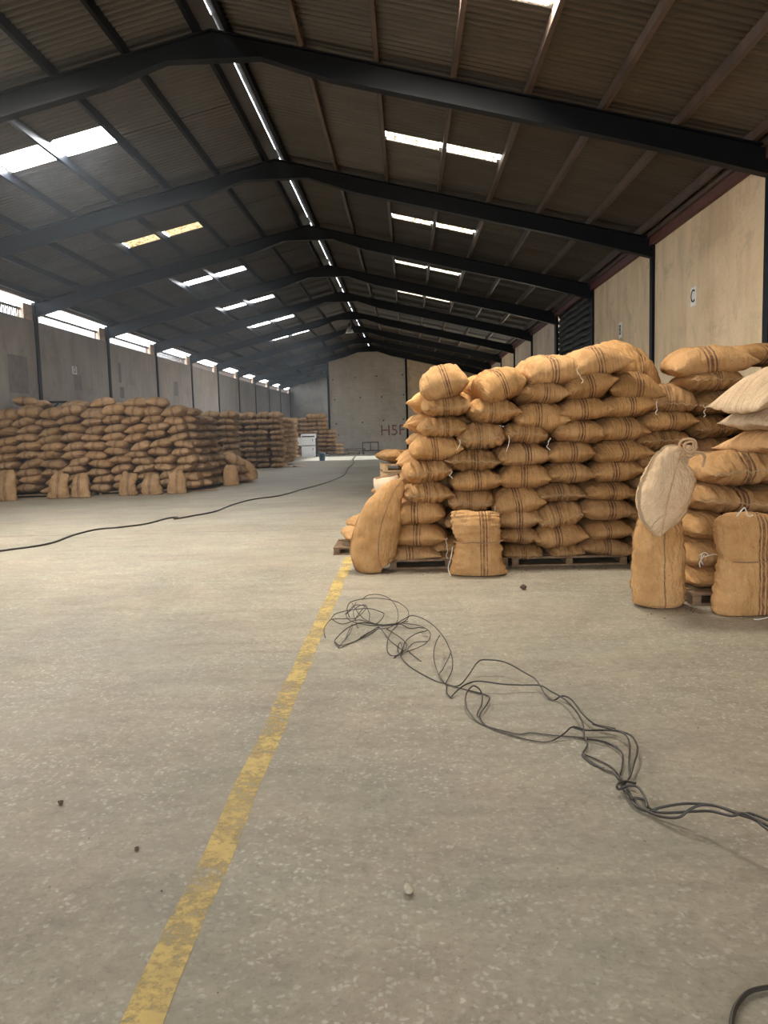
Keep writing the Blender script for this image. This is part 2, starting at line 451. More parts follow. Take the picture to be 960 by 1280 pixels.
# dark sheet-metal door closing one bay
d1 = struct(empty('door_1', (XR, yk(4), 0)))
for i in range(27):
    zc = .05 + i * .19; s = MB()
    n = 14
    for j in range(n + 1):
        y = .02 + (BAY - .04) * j / n
        wv = .028 * math.sin(j * 1.1 + i * .4) + .012 * math.sin(j * 2.7 + i)
        for zz, xx in ((zc - .03, .10), (zc + .06, .035), (zc + .13, .035), (zc + .24, .10)):
            s.v.append((xx + wv * .6, y, zz + wv))
    for j in range(n):
        for q in range(3):
            a = j * 4 + q; s.f.append((a, a + 1, a + 5, a + 4))
    s.build('door_sheet', M['steel'], d1)

# ------------------------------------------------------------------ end walls
def roof_under(x): return ROOF_Z - SLOPE * abs(x - XC)
def gable(name, x0, x1, y, th, mat, z0=0.0):
    xs = sorted(set([x0, x1] + ([XC] if x0 < XC < x1 else [])))
    b = MB()
    for a, c in zip(xs, xs[1:]):
        b.quad_box([(a, y, z0), (c, y, z0), (c, y + th, z0), (a, y + th, z0), (a, y, roof_under(a)), (c, y, roof_under(c)), (c, y + th, roof_under(c)), (a, y + th, roof_under(a))])
    return b.build(name, mat)
struct(gable('wall_end', XL, XR, ye, .2, M['wall_end']))
wb_ = struct(gable('wall_gable', -5.49, -.07, Y_PANEL, .25, M['block']))
MB().box(-5.49, -.07, Y_PANEL - .012, Y_PANEL, 2.76, 2.82).build('ledge', M['block'], wb_)
for cx in (-5.53, -.03):
    b_ = MB(); b_.box(cx - .07, cx + .07, Y_PANEL - .09, Y_PANEL + .02, 0, roof_under(cx) - .1); b_.build('column', M['steel'], wb_)
hb = [(-5.2, 5.0), (-3.6, 5.1), (-2.1, 5.15), (-.3, 5.2), (-5.1, 3.6), (-3.3, 3.7), (-1.8, 3.7), (-.25, 3.8), (-5.05, 1.9), (-3.2, 1.95), (-1.7, 2.05), (-.3, 2.1), (-4.9, 1.1)]
for hx, hz in hb:
    MB().box(hx - .045, hx + .045, Y_PANEL - .004, Y_PANEL + .01, hz - .045, hz + .045).build('wall_hole', M['letter'], wb_)
wp = struct(gable('wall_partition', -.07, XR, Y_PANEL, .25, M['wall_r']))
struct(MB().box(-5.49, -5.29, Y_PANEL + .25, ye, 0, 6.3).build('wall_recess', M['wall_end']))
# front wall behind the camera; unseen doorway, widened to light the sack fronts
wf = MB()
for a, c, z0_ in ((XL, -8.0, 0), (-8.0, XC, 4.6), (XC, 2.0, 4.6), (2.0, XR, 0)):
    wf.quad_box([(a, yb - .2, z0_), (c, yb - .2, z0_), (c, yb, z0_), (a, yb, z0_), (a, yb - .2, roof_under(a)), (c, yb - .2, roof_under(c)), (c, yb, roof_under(c)), (a, yb, roof_under(a))])
struct(wf.build('wall_front', M['wall_r']))
struct(MB().box(-40, 60, -60, 110, -.4, -.22).build('ground_outside', M['wall_r']))

# ------------------------------------------------------------------ roof
ce = struct(empty('ceiling'))
PUR = [.2, 1.22, 2.26, 3.33, 4.36, 5.40, 6.44, 7.46]
EDGES = PUR + [8.25]
def rz(d, base): return base - SLOPE * d
# portal-frame rafters
def rafter_mesh():
    b = MB()
    top = [(0, RAFTER_TOP), (HALF - .05, rz(HALF - .05, RAFTER_TOP))]
    bot = [(0, 6.70), (.66, 6.70), (1.6, rz(1.6, RAFTER_TOP) - .33), (5.9, rz(5.9, RAFTER_TOP) - .33), (HALF - .05, 4.87)]
    for sd in (-1, 1):
        for (d0, z0_), (d1_, z1_) in zip(bot, bot[1:]):
            t0, t1 = rz(d0, RAFTER_TOP), rz(d1_, RAFTER_TOP)
            p = [(sd * d0, -.012, z0_), (sd * d1_, -.012, z1_), (sd * d1_, .012, z1_), (sd * d0, .012, z0_), (sd * d0, -.012, t0), (sd * d1_, -.012, t1), (sd * d1_, .012, t1), (sd * d0, .012, t0)]
            b.quad_box(p)
            b.quad_box([(sd * d0, -.085, z0_ - .012), (sd * d1_, -.085, z1_ - .012), (sd * d1_, .085, z1_ - .012), (sd * d0, .085, z0_ - .012), (sd * d0, -.085, z0_ + .012), (sd * d1_, -.085, z1_ + .012), (sd * d1_, .085, z1_ + .012), (sd * d0, .085, z0_ + .012)])
        (d0, z0_), (d1_, z1_) = top
        b.quad_box([(sd * d0, -.085, z0_ - .018), (sd * d1_, -.085, z1_ - .018), (sd * d1_, .085, z1_ - .018), (sd * d0, .085, z0_ - .018), (sd * d0, -.085, z0_), (sd * d1_, -.085, z1_), (sd * d1_, .085, z1_), (sd * d0, .085, z0_)])
    return b.data('rafter', M['steel'])
rm = rafter_mesh()
for k in range(K0 + 1, K1):
    link('rafter', rm, ce, (XC, yk(k), 0))
# purlins: lipped channels running the length of the hall
for sd in (-1, 1):
    for d in PUR:
        z = rz(d, RAFTER_TOP); x = XC + sd * d
        b = MB()
        b.box(x - .004, x + .004, yb, ye, z, z + PURLIN_H)
        b.box(min(x, x + sd * .06), max(x, x + sd * .06), yb, ye, z, z + .006)
        b.box(min(x, x + sd * .06), max(x, x + sd * .06), yb, ye, z + PURLIN_H - .016, z + PURLIN_H - .010)
        b.build('purlin', M['purlin'] if sd > 0 and d > .5 else M['steel'], ce)
for d in (7.66,):
    for sd in (1, -1):
        x = XC + sd * d; z = rz(d, RAFTER_TOP) - .02
        MB().box(x - .05, x + .05, yb, ye, z, z + .1).build('eave_purlin', M['purlin'], ce)
_sh = {}
def sheet_mesh(slen, ylen):
    key = (round(slen, 2), round(ylen, 2))
    if key in _sh: return _sh[key]
    b = MB(); pitch = .14; amp = .034
    n = max(6, int(round(ylen / pitch)) * 6)
    for i in range(n + 1):
        y = ylen * i / n
        z = amp * math.cos(2 * math.pi * y / pitch)
        b.v += [(0, y, z), (slen, y, z)]
    for i in range(n):
        a = i * 2; b.f.append((a, a + 1, a + 3, a + 2))
    _sh[key] = b.data('roof_sheet', M['roof'], True); return _sh[key]
rest = MB()
ang = math.atan(SLOPE)
SKY_L = {2: (.40, .53)}
def place_sheet(sd, d0, d1_, ya_, yb_, k, lift):
    sl = (d1_ - d0) / math.cos(ang) + .07
    x = XC + sd * d0; z = rz(d0, ROOF_Z) + .02 + lift
    if 1 <= k <= 9:
        me = sheet_mesh(sl, yb_ - ya_)
        o = link('roof_sheet', me, ce, (x, ya_, z))
        o.rotation_euler = (0, ang, 0) if sd > 0 else (0, math.pi - ang, 0)
        if sd < 0: o.scale = (1, 1, 1)
    else:
        n = max(4, int((yb_ - ya_) / .14) * 4); base = len(rest.v)
        ca, sa = math.cos(ang), math.sin(ang)
        for i in range(n + 1):
            y = ya_ + (yb_ - ya_) * i / n; w = .034 * math.cos(2 * math.pi * (y - ya_) / .14)
            rest.v += [(x, y, z + w), (x + sd * sl * ca, y, z - sl * sa + w)]
        for i in range(n):
            a = base + i * 2; rest.f.append((a, a + 1, a + 3, a + 2))
for k in range(K0, K1):
    for sd in (-1, 1):
        fr = (SKY_L.get(k, (.55, .645)) if sd < 0 else (.525, .615))
        s0, s1 = yk(k) + fr[0] * BAY, yk(k) + fr[1] * BAY
        for gi, (d0, d1_) in enumerate(zip(EDGES, EDGES[1:-1] + [EDGES[-1] if sd > 0 else 7.85])):
            lift = .012 * (len(EDGES) - gi) * 0 + (gi % 2) * .004
            if gi in (2, 3):
                place_sheet(sd, d0, d1_, yk(k), s0 + .03, k, lift); place_sheet(sd, d0, d1_, s1 - .03, yk(k + 1) + .06, k, lift)
                x = XC + sd * d0; z = rz(d0, ROOF_Z) + .03
                a0, a1 = d0 + .09, d1_ - .05
                b = MB(); n = 12
                for i in range(n + 1):
                    y = s0 + (s1 - s0) * i / n; w = .012 * math.sin(i * math.pi / 2)
                    b.v += [(XC + sd * a0, y, rz(a0, ROOF_Z) + .012 + w), (XC + sd * a1, y, rz(a1, ROOF_Z) + .012 + w)]
                for i in range(n):
                    q = i * 2; b.f.append((q, q + 1, q + 3, q + 2))
                mt = M['sky_clean'] if (sd < 0 and k == 2) else M['sky_back'] if k <= 0 else M['sky_near'] if k == 1 else M['sky_dirty'] if sd > 0 else M['sky_yellow'] if k in (3, 9) else M['sky_left']
                b.build('roof_light', mt, ce, True)
            else:
                hm = yk(k) + BAY * .5
                place_sheet(sd, d0, d1_, yk(k), hm + .06, k, lift); place_sheet(sd, d0, d1_, hm - .06, yk(k + 1) + .06, k, lift - .004)
r_ = rest.build('roof_sheeting', M['roof'], ce, True); r_['kind'] = 'stuff'
# ridge capping with a ragged slit of daylight
for sd in (-1, 1):
    b = MB(); n = 700
    for i in range(n + 1):
        y = yb + (ye - yb) * i / n
        g = .001 + .009 * random.random() if sd > 0 else .002
        if (y - Y0) % BAY < .5: g = -.01
        b.v += [(XC + sd * .34, y, rz(.34, ROOF_Z) + .055), (XC + sd * g, y, ROOF_Z + (.062 if sd > 0 else .048))]
    for i in range(n):
        q = i * 2; b.f.append((q, q + 1, q + 3, q + 2))
    b.build('ridge_cap', M['roof'], ce)

# ------------------------------------------------------------------ sacks
def pillow(a, b, c, seed, nu=28, nv=24, mouth=False, droop=.15, lump=.017, vdroop=0.0):
    """A filled jute sack lying down: two sheets sewn round the edge. Local -Y end is the end that shows."""
    rs = random.Random(seed); off = Vector((seed * 3.71, seed * 1.37, seed * 2.11))
    pu = rs.uniform(2.2, 3.0); ph = rs.uniform(0, 6); sk = rs.uniform(-.06, .06); tw = rs.uniform(-.10, .10)
    ears = [rs.choice((0, 0, .25, .6, .9)) for _ in range(4)]
    V, F, UV = [], [], []
    idx = {}
    def pos(i, j, s):
        tu = -1 + 2 * i / nu; tv = -1 + 2 * j / nv
        u = math.sin(math.pi / 2 * tu) * .75 + tu * .25; v = math.sin(math.pi / 2 * tv) * .8 + tv * .2
        T = max(0, 1 - abs(u) ** pu) ** .47 * max(0, 1 - abs(v) ** 3.2) ** .5
        earw = ears[(u > 0) * 2 + (v > 0)]; ear = earw * (abs(u) ** 6) * (abs(v) ** 6)
        x = a * u * (1 - .04 * (1 - v * v)) * (1 - .17 * abs(v) ** 5 * (1 - earw)) * (1 + .06 * ear)
        y = b * v * (1 - .05 * (1 - u * u)) * (1 + .05 * ear) + sk * x
        cr = 1.0
        front = max(0, (-v - .35) / .65) if mouth else 0
        if mouth:
            cr -= .30 * front * (.5 + .5 * math.sin(u * 23 + ph + 1.5 * math.sin(u * 5)))
        z = s * c * T * cr
        z -= droop * c * abs(u) ** 2.2 * (1 if u > 0 else .8)
        z += tw * c * u * v - .08 * c * (abs(v) ** 3)
        z -= vdroop * c * max(0, .25 - v) ** 2
        if mouth:
            e = max(0, (-v - .9) / .1)
            z += e * .007 * math.sin(u * 19 + ph); y -= e * .010 * (1 + math.sin(u * 13 + ph))
        p = Vector((x, y, z))
        q = p * 4.2 + off
        w = min(1, T * 3)
        nn = noise.noise(q) * lump + noise.noise(q * 2.7) * lump * .5
        wr = (1 - abs(noise.noise(Vector((q.x * 3.2, q.y * .9, q.z * 1.2))))) ** 4 * .013
        z += s * (nn - wr) * w
        y += noise.noise(q * 1.3 + Vector((9, 0, 0))) * lump * .8
        return Vector((x, y, z)), (a * u, b * v)
    for s in (1, -1):
        for i in range(nu + 1):
            for j in range(nv + 1):
                edge = i in (0, nu) or j in (0, nv)
                if s < 0 and edge:
                    idx[(s, i, j)] = idx[(1, i, j)]; continue
                p, uv = pos(i, j, s)
                idx[(s, i, j)] = len(V); V.append(tuple(p)); UV.append(uv)
        for i in range(nu):
            for j in range(nv):
                q = (idx[(s, i, j)], idx[(s, i + 1, j)], idx[(s, i + 1, j + 1)], idx[(s, i, j + 1)])
                F.append(q if s > 0 else q[::-1])
    rim = [V[idx[(1, i, 0)]] for i in range(nu + 1)]
    side = [[V[idx[(1, 0, j)]] for j in range(nv + 1)], [V[idx[(1, nu, j)]] for j in range(nv + 1)]]
    return V, F, UV, rim, side
def sack_mesh(V, F, UV, mat, name='jute_sack'):
    me = bpy.data.meshes.new(name); me.from_pydata(V, [], F); me.update()
    l = me.uv_layers.new(name='UVMap')
    vi = [0] * len(me.loops); me.loops.foreach_get('vertex_index', vi)
    flat = [c for i in vi for c in UV[i]]
    l.data.foreach_set('uv', flat)
    me.polygons.foreach_set('use_smooth', [True] * len(me.polygons))
    me.materials.append(mat); return me
def stitch_mesh(rim, mat=None, amp=.0045):
    pts = []; rs = random.Random(5)
    for i in range(len(rim) - 1):
        p, q = Vector(rim[i]), Vector(rim[i + 1])
        for t in (0, .5):
            m = p.lerp(q, t); k = len(pts)
            pts.append(m + Vector((0, -.006, amp * (1 if k % 2 else -1) + rs.uniform(-.003, .003))))
    return MB().tube(pts, .0032, 4).data('stitching', mat or M['twine'])
A0, B0, C0 = .28, .42, .125
PLAIN = [sack_mesh(*pillow(A0, B0, C0, i + 1, droop=.05 + .05 * (i % 4))[:3], M['jute']) for i in range(10)]
MOUTH = []
for i in range(7):
    V, F, UV, rim, side = pillow(A0, B0, C0, 40 + i, 42, 22, True, .02 + .05 * (i % 3))
    MOUTH.append((sack_mesh(V, F, UV, M['jute']), stitch_mesh(rim)))
SMALL = [sack_mesh(*pillow(A0, B0, C0, 70 + i, 12, 12, False, .05 + .05 * (i % 4))[:3], M['jute']) for i in range(8)]
SMALLM = [sack_mesh(*pillow(A0, B0, C0, 90 + i, 18, 12, True, .05)[:3], M['jute']) for i in range(4)]
LOW = [pillow(A0, B0, C0, 110 + i, 8, 8, False, .08) for i in range(4)]

ORD = ['bottom', 'second', 'third', 'fourth', 'fifth', 'sixth', 'seventh', 'eighth', 'ninth', 'tenth', 'eleventh', 'twelfth']
NTH = ['first', 'second', 'third', 'fourth', 'fifth', 'sixth', 'seventh', 'eighth', 'ninth', 'tenth', 'eleventh', 'twelfth']
BIAS = 0.0
def tone_col(t, warm=0.0, alpha=1.0): return (t * (1 + warm), t * (1 + .45 * warm), t * (1 - warm), alpha)
def add_sack(me, loc, rot, dims, tone, label, group, stitch=None, alpha=1.0):
    o = link('jute_sack', me, None, loc, rot, (dims[0] / (2 * A0), dims[1] / (2 * B0), dims[2] / (2 * C0)))
    o.color = tone_col(tone, BIAS + rnd(-.04, .04), alpha)
    tag(o, label, 'sack', group)
    if stitch: link('stitching', stitch, o)
    return o
def dangle(o_parent, p, length, seed):
    """a loose end of twine hanging from a world point p, as a part of the sack"""
    rs = random.Random(seed); pts = []
    q = Vector(p)
    for i in range(7):
        pts.append(q.copy()); q += Vector((rs.uniform(-.022, .022), rs.uniform(-.006, .002), -length / 6))
    b = MB().tube(smooth_path(pts, 3), .0035, 4)
    t = b.build('twine', M['white_twine'])
    t.parent = o_parent
    bpy.context.view_layer.update()
    t.matrix_parent_inverse = o_parent.matrix_world.inverted()
    return t

RIGHT_STACK = [
    [(-0.002, 0.142, 0.602, 0.17, 'p', 0, 1), (0.088, 0.334, 0.631, 0.248, 'p', 1, 1), (0.111, 0.588, 0.555, 0.264, 'p', 0, 1), (0.181, 0.782, 0.499, 0.239, 'm', 0, 1), (0.194, 1.027, 0.499, 0.254, 'm', -3, 1), (0.28, 1.271, 0.535, 0.248, 'p', -4, 1), (0.369, 1.497, 0.479, 0.233, 'm', 0, 0.85), (0.413, 1.727, 0.495, 0.229, 'm', -2, 0.95), (0.391, 1.985, 0.5, 0.343, 'p', -16, 1.02)],
    [(0.617, 0.106, 0.612, 0.152, 'm', 0, 0.9), (0.614, 0.235, 0.675, 0.16, 'm', 0, 0.85), (0.657, 0.494, 0.524, 0.201, 'p', 0, 0.95), (0.679, 0.709, 0.486, 0.243, 'm', 0, 0.9), (0.72, 0.912, 0.547, 0.225, 'p', -2, 0.95), (0.7, 1.132, 0.534, 0.256, 'm', 0, 0.62), (0.782, 1.393, 0.503, 0.285, 'm', -2, 0.95), (0.912, 1.655, 0.524, 0.286, 'm', 2, 0.9), (0.987, 1.936, 0.481, 0.328, 'p', -18, 0.95)],
    [(1.204, 0.135, 0.435, 0.17, 'm', 0, 0.7), (1.174, 0.308, 0.443, 0.189, 'p', 2, 0.85), (1.173, 0.507, 0.51, 0.226, 'p', 0, 0.95), (1.156, 0.688, 0.551, 0.288, 'p', -8, 0.95), (1.259, 0.947, 0.549, 0.271, 'p', 2, 0.92), (1.228, 1.183, 0.569, 0.236, 'p', 0, 0.95), (1.26, 1.4, 0.452, 0.234, 'm', 6, 0.9), (1.431, 1.581, 0.541, 0.295, 'p', 2, 0.95), (1.443, 1.829, 0.49, 0.236, 'p', 2, 0.9), (1.552, 2.074, 0.631, 0.309, 'p', -2, 0.95)],
    [(1.672, 0.132, 0.357, 0.138, 'm', -4, 0.85), (1.619, 0.291, 0.536, 0.268, 'p', -6, 0.95), (1.644, 0.522, 0.493, 0.301, 'm', -10, 1), (1.617, 0.761, 0.517, 0.197, 'm', 0, 0.75), (1.718, 0.967, 0.507, 0.222, 'p', 2, 0.92), (1.746, 1.187, 0.49, 0.238, 'p', 0, 0.9), (1.833, 1.405, 0.556, 0.237, 'p', 4, 0.98), (1.891, 1.657, 0.53, 0.253, 'p', -5, 0.85), (1.923, 1.895, 0.504, 0.276, 'p', -12, 0.85), (2.027, 2.165, 0.587, 0.3, 'p', -12, 0.98)],
    [(2.1, 0.153, 0.551, 0.199, 'p', 3, 0.82), (2.116, 0.349, 0.457, 0.215, 'p', -2, 0.9), (2.118, 0.571, 0.541, 0.249, 'p', 0, 0.92), (2.125, 0.779, 0.532, 0.205, 'p', 0, 0.9), (2.216, 0.985, 0.523, 0.229, 'p', -3, 0.9), (2.269, 1.186, 0.573, 0.246, 'p', -2, 0.88), (2.28, 1.427, 0.504, 0.253, 'p', 3, 0.85), (2.332, 1.665, 0.537, 0.243, 'p', -3, 0.88), (2.447, 1.897, 0.528, 0.276, 'p', 5, 0.68)],
    [(2.604, 0.146, 0.523, 0.207, 'p', 0, 0.85), (2.589, 0.338, 0.523, 0.198, 'p', 0, 0.85), (2.591, 0.521, 0.522, 0.188, 'p', 0, 0.8), (2.618, 0.711, 0.505, 0.196, 'm', 3, 0.75), (2.646, 0.876, 0.488, 0.204, 'p', -6, 0.85), (2.686, 1.078, 0.479, 0.22, 'p', -3, 0.8), (2.713, 1.285, 0.512, 0.229, 'm', 0, 0.62), (2.773, 1.494, 0.562, 0.244, 'p', 0, 0.88), (2.808, 1.753, 0.544, 0.276, 'm', 4, 0.72)],
    [(3.135, 0.134, 0.505, 0.206, 'p', 0, 0.8), (3.119, 0.326, 0.504, 0.197, 'p', 0, 0.8), (3.121, 0.513, 0.504, 0.197, 'p', 0, 0.8), (3.148, 0.699, 0.486, 0.196, 'm', 3, 0.75), (3.167, 0.867, 0.487, 0.195, 'p', 0, 0.8), (3.21, 1.048, 0.502, 0.186, 'p', 0, 0.8), (3.262, 1.22, 0.502, 0.195, 'p', -2, 0.75), (3.268, 1.426, 0.493, 0.253, 'm', 2, 0.72), (3.306, 1.668, 0.517, 0.235, 'm', -2, 0.72), (3.223, 1.909, 0.584, 0.259, 'm', -3, 0.75), (3.241, 2.13, 0.783, 0.3, 'p', -6, 0.9)],
]

